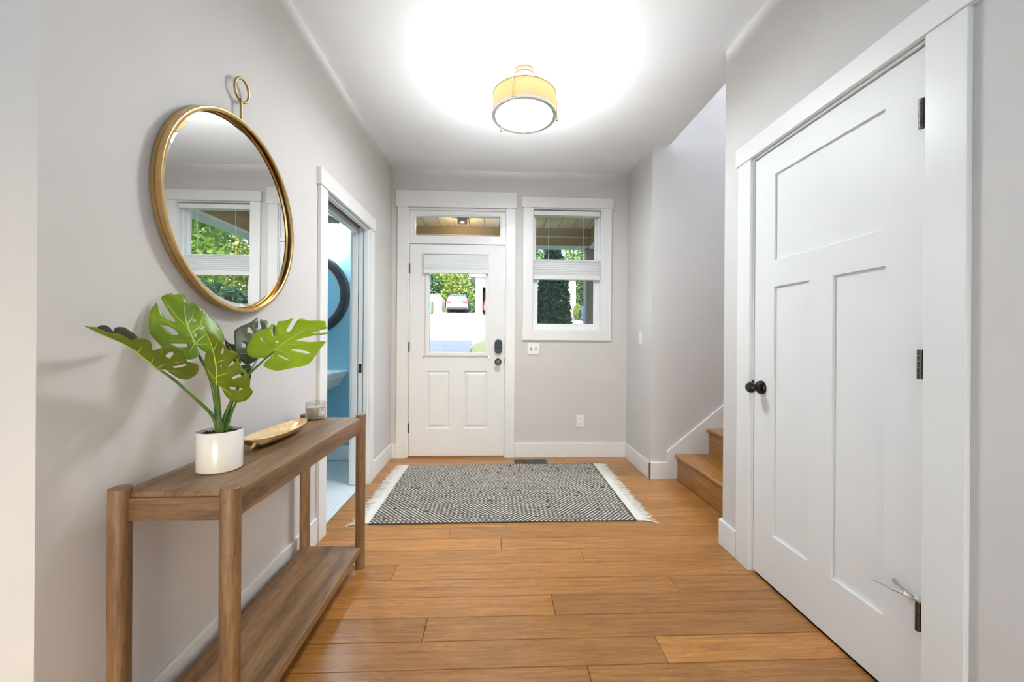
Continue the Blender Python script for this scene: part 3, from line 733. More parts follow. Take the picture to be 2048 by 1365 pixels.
def inside(p, poly):
    x, y = p; c = False; j = len(poly) - 1
    for i in range(len(poly)):
        xi, yi = poly[i]; xj, yj = poly[j]
        if (yi > y) != (yj > y) and x < (xj - xi) * (y - yi) / (yj - yi) + xi:
            c = not c
        j = i
    return c
def catmull(poly, n=3):
    out = []; k = len(poly)
    for i in range(k):
        p0, p1, p2, p3 = poly[i - 1], poly[i], poly[(i + 1) % k], poly[(i + 2) % k]
        d1 = (p2[0] - p0[0], p2[1] - p0[1]); d2 = (p2[0] - p1[0], p2[1] - p1[1])
        a = (p1[0] - p0[0], p1[1] - p0[1])
        la, lb = math.hypot(*a), math.hypot(*d2)
        cosv = (a[0] * d2[0] + a[1] * d2[1]) / max(1e-6, la * lb)
        b = (p3[0] - p2[0], p3[1] - p2[1])
        cos2 = (b[0] * d2[0] + b[1] * d2[1]) / max(1e-6, math.hypot(*b) * lb)
        if cosv < 0.35 or cos2 < 0.35:
            out.append(p1); continue
        for s in range(n):
            t = s / n
            out.append(tuple(0.5 * (2 * p1[q] + (p2[q] - p0[q]) * t + (2 * p0[q] - 5 * p1[q] + 4 * p2[q] - p3[q]) * t * t + (3 * p1[q] - p0[q] - 3 * p2[q] + p3[q]) * t ** 3) for q in (0, 1)))
    return out
def leaf_surface(frame, outline, holes, wav):
    o, ex, ey = (Vector(v) for v in frame)
    nrm = ex.cross(ey).normalized()
    def bend(u, v):
        return (wav * math.sin(u * 0.045 + 0.5) * 0.6 - abs(v) * abs(v) * 0.00032 * wav + wav * 0.35 * math.sin(v * 0.11)) / 1000.0
    def world(u, v, off=0.0):
        return o + ex * (u / 1000.0) + ey * (v / 1000.0) + nrm * (bend(u, v) + off)
    return world
def make_leaf(key, mat, parent, wav=3.0):
    frame, outline, holes, veins = LEAF[key]
    outline = catmull(outline)
    holes = [catmull(hh) if len(hh) > 3 else hh for hh in holes]
    world = leaf_surface(frame, outline, holes, wav)
    pts = [Vector(p) for p in outline]; edges = [(i, (i + 1) % len(outline)) for i in range(len(outline))]
    for hh in holes:
        n = len(pts); pts += [Vector(p) for p in hh]
        edges += [(n + i, n + (i + 1) % len(hh)) for i in range(len(hh))]
    xs = [p[0] for p in outline]; ys = [p[1] for p in outline]
    s = 9
    x = min(xs) + s / 2
    while x < max(xs):
        y = min(ys) + s / 2
        while y < max(ys):
            if inside((x, y), outline) and not any(inside((x, y), hh) for hh in holes):
                pts.append(Vector((x, y)))
            y += s
        x += s
    res = delaunay_2d_cdt(pts, edges, [], 0, 1e-4)
    V, Fc = res[0], res[2]
    good = []
    for f in Fc:
        c = sum((V[i] for i in f), Vector((0, 0))) / len(f)
        if inside((c.x, c.y), outline) and not any(inside((c.x, c.y), hh) for hh in holes):
            good.append(tuple(f))
    mb = MB().add([world(v.x, v.y) for v in V], good)
    lf = mb.build('leaf', mat, parent)
    lf.data.polygons.foreach_set('use_smooth', [True] * len(lf.data.polygons))
    sol = lf.modifiers.new('thick', 'SOLIDIFY'); sol.thickness = 0.0010; sol.offset = -1
    for vn in veins[:1] + veins[1:]:
        main = vn is veins[0]
        P = [world(u, v, 0.0005) for u, v in vn]
        Q = []
        for a, b in zip(P, P[1:]):
            for t in (0, 0.25, 0.5, 0.75):
                Q.append(a.lerp(b, t))
        Q.append(P[-1])
        r0 = 0.0027 if main else 0.0015
        MB().tube(Q, [r0 * (1 - 0.75 * i / (len(Q) - 1)) for i in range(len(Q))], 6).build('midrib' if main else 'vein', 'vein', lf, smooth=False)
    return lf
def bez(pts, n=6):
    P = [Vector(p) for p in pts]; P = [P[0] * 2 - P[1]] + P + [P[-1] * 2 - P[-2]]; out = []
    for i in range(1, len(P) - 2):
        for s in range(n):
            t = s / n
            out.append(0.5 * (2 * P[i] + (P[i + 1] - P[i - 1]) * t + (2 * P[i - 1] - 5 * P[i] + 4 * P[i + 1] - P[i + 2]) * t * t + (3 * P[i] - P[i - 1] - 3 * P[i + 1] + P[i + 2]) * t ** 3))
    out.append(P[-2])
    return out
for k, r0, r1 in (('1', 0.0062, 0.0030), ('2', 0.0062, 0.0030), ('3', 0.0085, 0.0050), ('4', 0.0055, 0.0022), ('5', 0.0060, 0.0030), ('6', 0.0050, 0.0022)):
    q = bez(PETIOLE[k])
    MB().tube(q, [r0 + (r1 - r0) * (i / (len(q) - 1)) ** 0.8 for i in range(len(q))], 10).build('stem', 'stem', pp, smooth=True)
make_leaf('2', 'leaf_mid', pp, 3.0)
l1 = make_leaf('1', 'leaf_olive', pp, 2.0)
frame, outline, holes, veins = LEAF['1b']
w_ = leaf_surface(frame, outline, holes, 2.0)
ol = catmull(outline)
fold = MB().add([w_(u, v) for u, v in ol], [tuple(range(len(ol)))]).build('folded_half', 'leaf_dark', l1)
fold.modifiers.new('thick', 'SOLIDIFY').thickness = 0.001
make_leaf('3', 'leaf_olive', pp, 3.0)
make_leaf('4', 'leaf_dark', pp, 3.0)
make_leaf('5', 'leaf_bright', pp, 3.0)
make_leaf('6', 'leaf_dark', pp, 2.0)

# ---- gold leaf shaped tray
ax0, ax1 = Vector((-0.852, 1.352, 0)), Vector((-0.838, 1.722, 0))
tr = thing('leaf_tray', ((ax0.x + ax1.x) / 2, (ax0.y + ax1.y) / 2, tt), 'long gold leaf shaped tray with a stem handle', 'tray')
dirv = (ax1 - ax0).normalized(); side = Vector((dirv.y, -dirv.x, 0)); Lt = (ax1 - ax0).length
def tray_pt(t, s, inner):
    half = 0.057 * (math.sin(math.pi * min(1, max(0, t)) ** 0.9) ** 0.48) + 0.0004
    hgt = 0.034 + 0.006 * (2 * t - 1) ** 2
    prof = abs(s) ** 2.6
    z = tt + 0.001 + hgt * max(prof, abs(2 * t - 1) ** 5) + (0.0022 if inner else 0)
    sc = 0.965 if inner else 1.0
    p = ax0 + dirv * (Lt * t) + side * (half * s * sc)
    return Vector((p.x, p.y, z))
mb = MB(); nt_, ns = 44, 18
rows_o = [[tray_pt(i / nt_, -1 + 2 * j / ns, False) for j in range(ns + 1)] for i in range(nt_ + 1)]
rows_i = [[tray_pt(i / nt_, 1 - 2 * j / ns, True) for j in range(ns + 1)] for i in range(nt_ + 1)]
mb.loft([a + b for a, b in zip(rows_o, rows_i)])
mb.build('dish', 'gold', tr, smooth=True, weld=False)
hs = ax0 + dirv * 0.012
MB().tube([(hs.x + 0.012, hs.y + 0.014, tt + 0.024), (hs.x + 0.020, hs.y - 0.006, tt + 0.022), (hs.x + 0.024, hs.y - 0.024, tt + 0.019), (hs.x + 0.027, hs.y - 0.034, tt + 0.018)], [0.007, 0.0065, 0.006, 0.0065], 10).build('stem_handle', 'gold', tr, smooth=True)

# ---- candle jar
cx, cy = -0.874, 1.905
tt0 = tt; tt = tt + 0.0004
cj = thing('candle_jar', (cx, cy, tt), 'grey scented candle in a glass jar at the far end of the table', 'candle')
R = 0.046
MB().lathe([(0.001, 0.0), (R - 0.004, 0.0), (R, 0.004), (R, 0.083), (R - 0.001, 0.084), (R - 0.003, 0.083), (R - 0.003, 0.006), (0.001, 0.006)], (cx, cy, tt), 'Z', 48).build('jar', 'jar', cj, smooth=True)
wx = MB().lathe([(0.001, 0.0065), (R - 0.0035, 0.0065), (R - 0.0035, 0.060), (R - 0.008, 0.061), (0.001, 0.060)], (cx, cy, tt), 'Z', 48).build('wax', 'wax', cj, smooth=True)
MB().tube([(cx, cy, tt + 0.060), (cx + 0.001, cy, tt + 0.070)], 0.001, 6).build('wick', 'ink', wx)
a0 = math.atan2(-cy, -cx) + 0.62
def on_jar(a, z, off): return (cx + (R + off) * math.cos(a), cy + (R + off) * math.sin(a), tt + z)
mb = MB(); n = 10; hw = 0.38
mb.loft([[on_jar(a0 - hw + 2 * hw * i / n, 0.022, 0.0003), on_jar(a0 - hw + 2 * hw * i / n, 0.056, 0.0003), on_jar(a0 - hw + 2 * hw * i / n, 0.056, 0.0008), on_jar(a0 - hw + 2 * hw * i / n, 0.022, 0.0008)] for i in range(n + 1)])
lab = mb.build('paper_label', 'label', cj)
mk = MB()
def stroke(a1, z1, a2, z2, r=0.00055):
    mk.tube([on_jar(a0 + a1, z1, 0.0009), on_jar(a0 + a2, z2, 0.0009)], r, 5)
for q, c0 in enumerate((-0.22, 0.0, 0.22)):
    if q == 0: stroke(c0 - .04, .044, c0 - .04, .052); stroke(c0 - .04, .044, c0 + .04, .044)
    if q == 1: stroke(c0 - .05, .044, c0, .052); stroke(c0, .052, c0 + .05, .044); stroke(c0 - .03, .047, c0 + .03, .047)
    if q == 2: stroke(c0 - .05, .052, c0, .048); stroke(c0 + .05, .052, c0, .048); stroke(c0, .048, c0, .044)
stroke(-.2, .037, .2, .037, .0004); stroke(-.24, .033, .24, .033, .0004); stroke(-.15, .029, .15, .029, .0004)
mk.build('print', 'ink', lab)
tt = tt0

# ---- round wall mirror
MY, MZ, MR = 1.503, 1.600, 0.3625
wm = thing('wall_mirror', (XL, MY, MZ), 'round brass framed mirror hung above the console table', 'mirror')
fw = 0.014
MB().lathe([(MR - fw, 0.004), (MR, 0.004), (MR, 0.0155), (MR - 0.003, 0.0168), (MR - 0.003, 0.0178), (MR, 0.019), (MR, 0.033), (MR - 0.002, 0.035), (MR - fw + 0.004, 0.035), (MR - fw, 0.032)], (XL, MY, MZ), 'X', 128, cap=False).build('frame', 'brass', wm, smooth=True, weld=False)
gr = MR - fw + 0.001
gl = MB().lathe([(0.001, 0.006), (gr, 0.006), (gr, 0.014), (gr - 0.020, 0.0165), (0.0005, 0.0165)], (XL, MY, MZ), 'X', 128).build('mirror_glass', 'mirror', wm, smooth=False)
MB().lathe([(0.001, 0.001), (MR - 0.03, 0.001), (MR - 0.03, 0.006), (0.001, 0.006)], (XL, MY, MZ), 'X', 64).build('backing', 'slot', wm)
zt = MZ + MR
hk = MB().tube([(XL + 0.022, MY, zt - 0.004), (XL + 0.022, MY, zt + 0.078)], 0.0045, 12)
hk.tube([(XL + 0.022, MY - 0.009, zt + 0.080), (XL + 0.022, MY + 0.009, zt + 0.080)], 0.006, 10)
hk.build('hanging_stem', 'brass_dark', wm, smooth=True)
rz = zt + 0.080 + 0.041
MB().tube([(XL + 0.022 + 0.004 * math.sin(a), MY + 0.004 + 0.040 * math.cos(a), rz + 0.040 * math.sin(a)) for a in [2 * math.pi * j / 48 for j in range(48)]], 0.0048, 12, closed=True).build('hanging_ring', 'brass_dark', wm, smooth=True)

# ---- ceiling lamp
LX, LY, DZ0, DZ1, DR = 0.158, 2.318, 2.500, 2.612, 0.190
cl = thing('ceiling_lamp', (LX, LY, H), 'semi flush ceiling lamp with a warm linen drum shade', 'lamp')
MB().lathe([(0.001, 0.0), (0.066, 0.0), (0.069, -0.006), (0.069, -0.014), (0.060, -0.020), (0.058, -0.030), (0.040, -0.034), (0.001, -0.034)], (LX, LY, H), 'Z', 48).build('canopy', 'canopy', cl, smooth=True)
MB().tube([(LX, LY, H - 0.03), (LX, LY, 2.645)], 0.010, 12).lathe([(0.001, 2.650), (0.034, 2.650), (0.034, 2.643), (0.001, 2.643)], (LX, LY, 0), 'Z', 24).build('stem', 'canopy', cl, smooth=True)  # small disc added on the stem to keep direct bulb light off the canopy
MB().lathe([(DR, DZ0), (DR, DZ1), (DR - 0.002, DZ1), (DR - 0.002, DZ0)], (LX, LY, 0), 'Z', 72, cap=False).build('drum_shade', 'drum', cl, smooth=True, weld=False)
for nm, za, zb in (('top_band', DZ1 - 0.006, DZ1 + 0.001), ('bottom_band', DZ0 - 0.014, DZ0 + 0.002)):
    rr = [(DR - 0.003, za), (DR + 0.0035, za), (DR + 0.0035, zb), (DR - 0.003, zb), (DR - 0.003, za)]
    if nm == 'bottom_band':
        rr = [(DR - 0.018, za), (DR + 0.0035, za), (DR + 0.0035, zb), (DR - 0.003, zb), (DR - 0.003, za + 0.004), (DR - 0.018, za + 0.004), (DR - 0.018, za)]
    MB().lathe(rr, (LX, LY, 0), 'Z', 72, cap=False).build(nm, 'nickel', cl, smooth=True, weld=False)
MB().lathe([(0.001, DZ0 - 0.006), (DR - 0.017, DZ0 - 0.006), (DR - 0.017, DZ0 - 0.010), (0.001, DZ0 - 0.012)], (LX, LY, 0), 'Z', 64).build('diffuser', 'diffuser', cl, smooth=True)
for ang in (-113, 3, 133):
    a = math.radians(ang); c, s = math.cos(a), math.sin(a)
    P = lambda r, z: (LX + r * c, LY + r * s, z)
    pts = [P(0.184, DZ1 - 0.030), P(0.184, DZ1 + 0.004), P(0.188, DZ1 + 0.008), P(0.194, DZ1 + 0.008), P(0.199, DZ1 + 0.001), P(0.200, DZ1 - 0.010), P(0.200, DZ0 - 0.010)]
    rd = MB().tube(pts, 0.0032, 10).build('arm', 'brass_dark', cl, smooth=True)
    MB().lathe([(0.001, 0.006), (0.0075, 0.004), (0.0075, -0.004), (0.005, -0.007), (0.0085, -0.012), (0.0085, -0.017), (0.004, -0.022), (0.001, -0.023)], P(0.200, DZ0 - 0.006), 'Z', 16).build('finial', 'nickel', rd, smooth=True)
add_light('ceiling_lamp_bulb', 'POINT', (LX, LY, DZ1 - 0.022), LAMP_W, (0.90, 0.96, 1.0), radius=0.015)

# ---- rug
RX0, RX1, RY0, RY1 = -0.772, 0.893, 2.385, 3.490
rug = thing('woven_rug', ((RX0 + RX1) / 2, (RY0 + RY1) / 2, 0), 'black and cream woven rug with white fringed ends by the door', 'rug')
# gently wavy ground cloth
def wob(x, y): return 0.004 * math.sin(x * 3.1 + 0.4) + 0.003 * math.sin(y * 5 + x)
nx, ny = 40, 24
g = []
for lvl in (0.001, 0.006):
    for i in range(nx + 1):
        for j in range(ny + 1):
            x = RX0 + (RX1 - RX0) * i / nx; y = RY0 + (RY1 - RY0) * j / ny
            yo = wob(x, y) if j in (0, ny) else 0.0
            g.append((x, y + yo, lvl))
ix = lambda l, i, j: l * (nx + 1) * (ny + 1) + i * (ny + 1) + j
fc = [(ix(1, i, j), ix(1, i + 1, j), ix(1, i + 1, j + 1), ix(1, i, j + 1)) for i in range(nx) for j in range(ny)]
fc += [(ix(0, i, j), ix(0, i, j + 1), ix(0, i + 1, j + 1), ix(0, i + 1, j)) for i in range(nx) for j in range(ny)]
fc += [(ix(0, i, 0), ix(0, i + 1, 0), ix(1, i + 1, 0), ix(1, i, 0)) for i in range(nx)] + [(ix(0, i, ny), ix(1, i, ny), ix(1, i + 1, ny), ix(0, i + 1, ny)) for i in range(nx)]
fc += [(ix(0, 0, j), ix(1, 0, j), ix(1, 0, j + 1), ix(0, 0, j + 1)) for j in range(ny)] + [(ix(0, nx, j), ix(0, nx, j + 1), ix(1, nx, j + 1), ix(1, nx, j)) for j in range(ny)]
MB().add(g, fc).build('ground_weave', 'charcoal', rug)
wv = MB(); rg = random.Random(11)
dx, dy = 0.0285, 0.0150
row = 0; y = RY0 + 0.010
while y < RY1 - 0.004:
    x = RX0 + 0.008 + (dx / 2 if row % 2 else 0)
    while x < RX1 - 0.006:
        if rg.random() > 0.012:
            a = dx * 0.36 * rg.uniform(0.85, 1.15); b = dy * 0.36 * rg.uniform(0.8, 1.2); hh = rg.uniform(0.0075, 0.0095)
            xx, yy = x + rg.uniform(-1, 1) * 0.0012, y + rg.uniform(-1, 1) * 0.0008
            wv.add([(xx - a, yy, 0.0055), (xx, yy - b, 0.0055), (xx + a, yy, 0.0055), (xx, yy + b, 0.0055), (xx - a * .5, yy - b * .2, hh), (xx + a * .5, yy - b * .2, hh), (xx + a * .5, yy + b * .2, hh), (xx - a * .5, yy + b * .2, hh)],
                   [(0, 1, 5, 4), (1, 2, 5), (2, 3, 7, 6), (2, 6, 5), (3, 0, 7), (0, 4, 7), (4, 5, 6, 7)])
        x += dx
    y += dy; row += 1
wo = wv.build('cream_stitching', 'cream', rug, weld=False); wo['kind'] = 'stuff'
for sgn, xe in ((-1, RX0), (1, RX1)):
    B(min(xe, xe + sgn * 0.050), max(xe, xe + sgn * 0.050), RY0 + 0.002, RY1 - 0.002, 0.001, 0.0065).build('end_band', 'cream', rug, bevel=0.001)
    fr = MB(); y = RY0
    while y < RY1:
        Ln = rg.uniform(0.048, 0.078); sk = rg.uniform(-0.022, 0.012)
        if y < RY0 + 0.03: sk -= 0.02; Ln += 0.01
        x0 = xe + sgn * 0.048
        zz = rg.uniform(0.003, 0.006)
        fr.tube([(x0, y, zz), (x0 + sgn * Ln * 0.5, y + sk * 0.4 + rg.uniform(-.003, .003), zz + rg.uniform(-.001, .003)), (x0 + sgn * Ln, y + sk, 0.0025)], [0.0030, 0.0028, 0.0018], 5)
        y += rg.uniform(0.004, 0.0075)
    fo = fr.build('fringe', 'cream', rug, weld=False); fo['kind'] = 'stuff'

# ---- floor register
rgx0, rgx1, rgy0, rgy1 = 0.185, 0.470, 3.500, 3.606
fv = thing('floor_vent', (0.33, 3.55, 0), 'dark slotted floor register beside the rug under the window', 'vent')
B(rgx0, rgx1, rgy0, rgy1, 0.0005, 0.0015).build('grille_back', 'slot', fv)
MB().grid('Z', 0.001, 0.005, [rgx0 - 0.012, rgx0, rgx1, rgx1 + 0.012], [rgy0 - 0.008, rgy0, rgy1, rgy1 + 0.012], lambda u, v: not (rgx0 < u < rgx1 and rgy0 < v < rgy1)).build('rim', 'bronze', fv)
xx = rgx0 + 0.006
while xx < rgx1:
    B(xx, xx + 0.005, rgy0, rgy1, 0.001, 0.0045).build('slat', 'bronze', fv)
    xx += 0.0145

# ---- switches and outlet
sw = thing('switch_plate', (0.359, YB, 1.048), 'white double toggle switch plate under the window', 'switch')
B(0.301, 0.417, YB - 0.006, YB, 0.992, 1.106).build('plate', 'plate', sw, bevel=0.003)
for x in (0.336, 0.382):
    B(x - 0.006, x + 0.006, YB - 0.0065, YB - 0.005, 1.036, 1.062).build('toggle_slot', 'slot', sw)
    B(x - 0.004, x + 0.004, YB - 0.017, YB - 0.005, 1.046, 1.057).build('toggle', 'plate', sw)
ou = thing('wall_outlet', (0.818, YB, 0.35), 'white duplex outlet low on the end wall', 'outlet')
B(0.782, 0.855, YB - 0.006, YB, 0.292, 0.409).build('plate', 'plate', ou, bevel=0.003)
for z in (0.329, 0.371):
    rc = MB().lathe([(0.001, -0.0085), (0.0165, -0.0085), (0.0172, -0.006), (0.0172, -0.004)], (0.8185, YB, z), 'Y', 24).build('receptacle', 'plate', ou, smooth=True)
    MB().box(0.8125, 0.8145, YB - 0.0090, YB - 0.0083, z - 0.001, z + 0.008).box(0.8225, 0.8245, YB - 0.0090, YB - 0.0083, z - 0.001, z + 0.008).box(0.8165, 0.8205, YB - 0.0090, YB - 0.0083, z - 0.0095, z - 0.005).build('slots', 'slot', rc)
s2 = thing('rocker_switch', (XR, 3.340, 1.16), 'white rocker switch on the short wall left of the stairs', 'switch')
B(XR - 0.006, XR, 3.303, 3.377, 1.101, 1.219).build('plate', 'plate', s2, bevel=0.003)
B(XR - 0.0095, XR - 0.005, 3.323, 3.357, 1.127, 1.193).build('rocker', 'plate', s2, bevel=0.002)

# ---- cellular shades
def pleats(x0, x1, z0, z1, yc, amp, n):
    front, back = [], []
    for i in range(2 * n + 1):
        z = z0 + (z1 - z0) * i / (2 * n)
        d = amp if i % 2 else amp * 0.72
        front.append((yc - d, z)); back.append((yc + d, z))
    return MB().prism(front + back[::-1], 'X', x0, x1)
s = thing('cellular_shade', (-0.386, YB, 1.95), 'white cellular shade pulled up on the front door glass', 'shade')
B(-0.692, -0.080, YB - 0.046, YB - 0.013, 1.942, 1.962).build('headrail', 'rail', s, bevel=0.003)
pleats(-0.690, -0.082, 1.795, 1.938, YB - 0.030, 0.010, 7).build('pleated_fabric', 'shade_fabric', s)
B(-0.692, -0.080, YB - 0.045, YB - 0.015, 1.761, 1.795).build('bottom_rail', 'rail', s, bevel=0.003)
s = thing('cellular_shade', (0.68, YB, 2.33), 'white cellular shade lowered to the middle of the window', 'shade')
B(0.354, 1.004, YB + 0.002, YB + 0.044, 2.345, 2.388).build('headrail', 'rail', s, bevel=0.004)
B(0.354, 1.004, YB + 0.006, YB + 0.040, 1.904, 1.917).build('middle_rail', 'rail', s, bevel=0.003)
pleats(0.356, 1.002, 1.765, 1.904, YB + 0.022, 0.014, 8).build('pleated_fabric', 'shade_fabric', s)
B(0.354, 1.004, YB + 0.006, YB + 0.040, 1.722, 1.765).build('bottom_rail', 'rail', s, bevel=0.003)
for x in (0.500, 0.845):
    MB().tube([(x, YB + 0.022, 1.915), (x, YB + 0.022, 2.350)], 0.0011, 6).build('cord', 'rail', s)

# ---- bathroom fittings
bw = 3.646
sn = thing('wall_sink', (-1.76, bw, 0.70), 'white stepped wall sink seen through the bathroom doorway', 'sink')
def slab_ring(hw, y0, y1, z, c=0.05):
    x0, x1 = -1.76 - hw, -1.76 + hw
    return [(x0 + c, y0, z), (x1 - c, y0, z), (x1, y0 + c, z), (x1, y1, z), (x0, y1, z), (x0, y0 + c, z)]
MB().loft([slab_ring(0.20, bw - 0.26, bw, 0.640), slab_ring(0.30, bw - 0.36, bw, 0.700), slab_ring(0.335, bw - 0.42, bw, 0.760), slab_ring(0.340, bw - 0.425, bw, 0.778), slab_ring(0.360, bw - 0.445, bw, 0.786), slab_ring(0.362, bw - 0.447, bw, 0.806),
           slab_ring(0.378, bw - 0.462, bw, 0.814), slab_ring(0.380, bw - 0.464, bw, 0.838), slab_ring(0.376, bw - 0.460, bw, 0.842), slab_ring(0.30, bw - 0.40, bw - 0.10, 0.840), slab_ring(0.25, bw - 0.36, bw - 0.13, 0.760), slab_ring(0.16, bw - 0.30, bw - 0.18, 0.715)]).build('basin', 'ceramic', sn)
MB().tube([(-1.58, bw - 0.16, 0.66), (-1.58, bw - 0.16, 0.60), (-1.60, bw - 0.14, 0.56), (-1.64, bw - 0.10, 0.55), (-1.66, bw - 0.02, 0.56)], 0.016, 12).build('drain_pipe', 'black', sn, smooth=True)
MB().tube([(-1.76, bw - 0.06, 0.835), (-1.76, bw - 0.06, 0.93), (-1.76, bw - 0.10, 0.96), (-1.76, bw - 0.17, 0.95)], 0.012, 12).build('faucet', 'nickel', sn, smooth=True)
bm_ = thing('bathroom_mirror', (-1.76, bw, 1.546), 'round mirror with a broad dark frame on the teal wall', 'mirror')
MB().lathe([(0.30, -0.012), (0.312, -0.020), (0.345, -0.035), (0.378, -0.034), (0.392, -0.018), (0.392, 0.0), (0.30, 0.0), (0.30, -0.012)], (-1.76, bw, 1.546), 'Y', 96, cap=False).build('frame', 'mirror_frame_dark', bm_, smooth=True, weld=False)
MB().lathe([(0.297, -0.010), (0.300, -0.019), (0.309, -0.021), (0.314, -0.016)], (-1.76, bw, 1.546), 'Y', 96, cap=False).build('inner_rim', 'nickel', bm_, smooth=True, weld=False)
MB().lathe([(0.001, -0.008), (0.302, -0.008), (0.302, -0.002), (0.001, -0.002)], (-1.76, bw, 1.546), 'Y', 64).build('mirror_glass', 'mirror', bm_)
vl = thing('vanity_light', (-1.76, bw, 2.2), 'dark vanity light with glowing glass shades over the bathroom mirror', 'lamp')
B(-2.05, -1.47, bw - 0.025, bw, 2.20, 2.27).build('back_plate', 'bronze', vl, bevel=0.004)
for x in (-1.96, -1.76, -1.575):
    ar = MB().tube([(x, bw - 0.02, 2.235), (x, bw - 0.09, 2.235), (x, bw - 0.10, 2.21), (x, bw - 0.10, 2.175)], 0.008, 10).lathe([(0.001, 0.03), (0.022, 0.03), (0.024, 0.0), (0.001, 0.0)], (x, bw - 0.10, 2.150), 'Z', 20).build('arm', 'bronze', vl, smooth=True)
    MB().lathe([(0.018, 0.0), (0.032, -0.02), (0.045, -0.10), (0.050, -0.13), (0.044, -0.13), (0.001, -0.128)], (x, bw - 0.10, 2.150), 'Z', 24).build('glass_shade', 'bulbglass', ar, smooth=True)

# ================================================================== OUTSIDE
SL = 0.132
def gz(y): return -0.30 if y < 6 else -0.30 + SL * (y - 6)
# ---- ground
def sheet(poly_fn, name, mat, off, label, cat, ys):
    mb = MB(); rows = []
    for y in ys:
        a, b = poly_fn(y)
        rows.append([(a + (b - a) * i / 8, y, gz(y) + off) for i in range(9)])
    for r0, r1 in zip(rows, rows[1:]):
        for i in range(8):
            mb.add([r0[i], r0[i + 1], r1[i + 1], r1[i]], [(0, 1, 2, 3)])
    return struct(mb.build(name, mat), label, cat)
sheet(lambda y: (-70, 80), 'ground_lawn', 'grass', 0.0, 'green lawn rising away from the house', 'lawn', [3.9, 6, 10, 16, 24, 34, 50, 90])
def drive(y):
    P = [(6.1, -0.2), (11, -0.75), (13.4, -0.95), (15.3, -0.85), (17, -0.2), (19, 0.5), (21, 1.0), (23.5, 6.8), (27.5, 7.6), (36, 7.6)]
    for (ya, xa), (yb, xb) in zip(P, P[1:]):
        if ya <= y <= yb:
            return (-9.0, xa + (xb - xa) * (y - ya) / (yb - ya))
    return (-9.0, 7.6)
sheet(drive, 'ground_driveway', 'asphalt', 0.015, 'pale asphalt driveway climbing towards the parked cars', 'driveway', [6.1 + i * 0.5 for i in range(58)])
struct(B(-2.6, 1.75, YB + 0.15, 6.10, -0.32, -0.05).build('floor_porch', 'concrete'), 'concrete porch floor outside the front door', 'floor')

# ---- porch roof
pr = struct(B(-2.6, 1.75, YB + 0.15, 6.25, 2.885, 3.05).build('ceiling_porch', 'floor_gap'), 'boarded porch ceiling outside the front door', 'ceiling')
x = -2.6
sp = 0.2235
x = 0.036 - sp * 12
while x < 1.75:
    a, b = max(x, -2.6) + 0.005, min(x + sp, 1.75) - 0.005
    if b > a + 0.02:
        B(a, b, YB + 0.15, 6.0, 2.855, 2.885).build('ceiling_board', 'porchboard', pr, bevel=0.003)
    x += sp
bm1 = thing('porch_beam', (-0.4, 5.97, 2.6), 'tan porch beam across the front of the porch', 'beam')
B(-2.6, 1.60, 5.90, 6.05, 2.585, 2.855).build('beam_face', 'tan', bm1)
B(-2.6, 1.60, 5.885, 5.90, 2.715, 2.727).build('trim_strip', 'cream', bm1)
B(-2.6, 1.60, 5.88, 6.07, 2.565, 2.585).build('bottom_board', 'white_ext', bm1)
bm2 = thing('porch_beam', (1.52, 4.8, 2.6), 'tan porch side beam running back to the house wall', 'beam')
B(1.45, 1.60, YB + 0.15, 5.90, 2.585, 2.855).build('beam_face', 'tan', bm2)
B(1.60, 1.64, YB + 0.15, 6.07, 2.54, 2.90).build('fascia', 'white_ext', bm2)
B(1.43, 1.60, YB + 0.15, 5.90, 2.545, 2.585).build('bottom_board', 'white_ext', bm2)
po = thing('porch_post', (1.48, 5.97, -0.05), 'square weathered porch post at the right corner', 'post')
B(1.375, 1.535, 5.89, 6.05, -0.05, 2.565).build('shaft', 'post', po, bevel=0.006)
B(1.36, 1.55, 5.875, 6.065, -0.05, 0.10).build('plinth', 'post', po, bevel=0.004)
pl = thing('porch_light', (-0.489, 5.44, 2.855), 'small bronze cylinder light on the porch ceiling', 'lamp')
MB().lathe([(0.001, 0.0), (0.070, 0.0), (0.070, -0.085), (0.064, -0.085), (0.062, -0.02), (0.001, -0.02)], (-0.489, 5.44, 2.855), 'Z', 32).build('housing', 'bronze', pl, smooth=True)
MB().lathe([(0.001, -0.02), (0.020, -0.022), (0.032, -0.050), (0.024, -0.075), (0.001, -0.082)], (-0.489, 5.44, 2.855), 'Z', 20).build('bulb', 'porchbulb', pl, smooth=True)
add_light('porch_light_bulb', 'POINT', (-0.489, 5.44, 2.70), 4, (1.0, 0.82, 0.58), radius=0.04)

# ---- upper storey and roof of this house (keeps the porch and near drive in shade)
up = MB().grid('Y', YB, YB + 0.15, [-6, 1.272, 4.42, 7], [H + 0.24, 5.6], lambda u, v: True)
up.box(-6, -5.85, -5.0, YB + 0.15, H + 0.24, 5.6).box(6.85, 7, -5.0, YB + 0.15, -0.3, 5.6).box(-6, 7, -5.15, -5.0, H + 0.24, 5.6)
up.box(4.42, 7, YB, YB + 0.15, -0.3, 5.6)
struct(up.build('wall_upper', 'siding', weld=False), 'upper storey outer walls of the house', 'wall')
struct(MB().prism([(-5.9, 5.5), (YB + 0.9, 5.5), (YB + 0.9, 5.7), (-0.7, 8.9), (-5.9, 5.7)], 'X', -6.5, 7.5).build('roof', 'shingle'), 'gable roof over the house', 'roof')

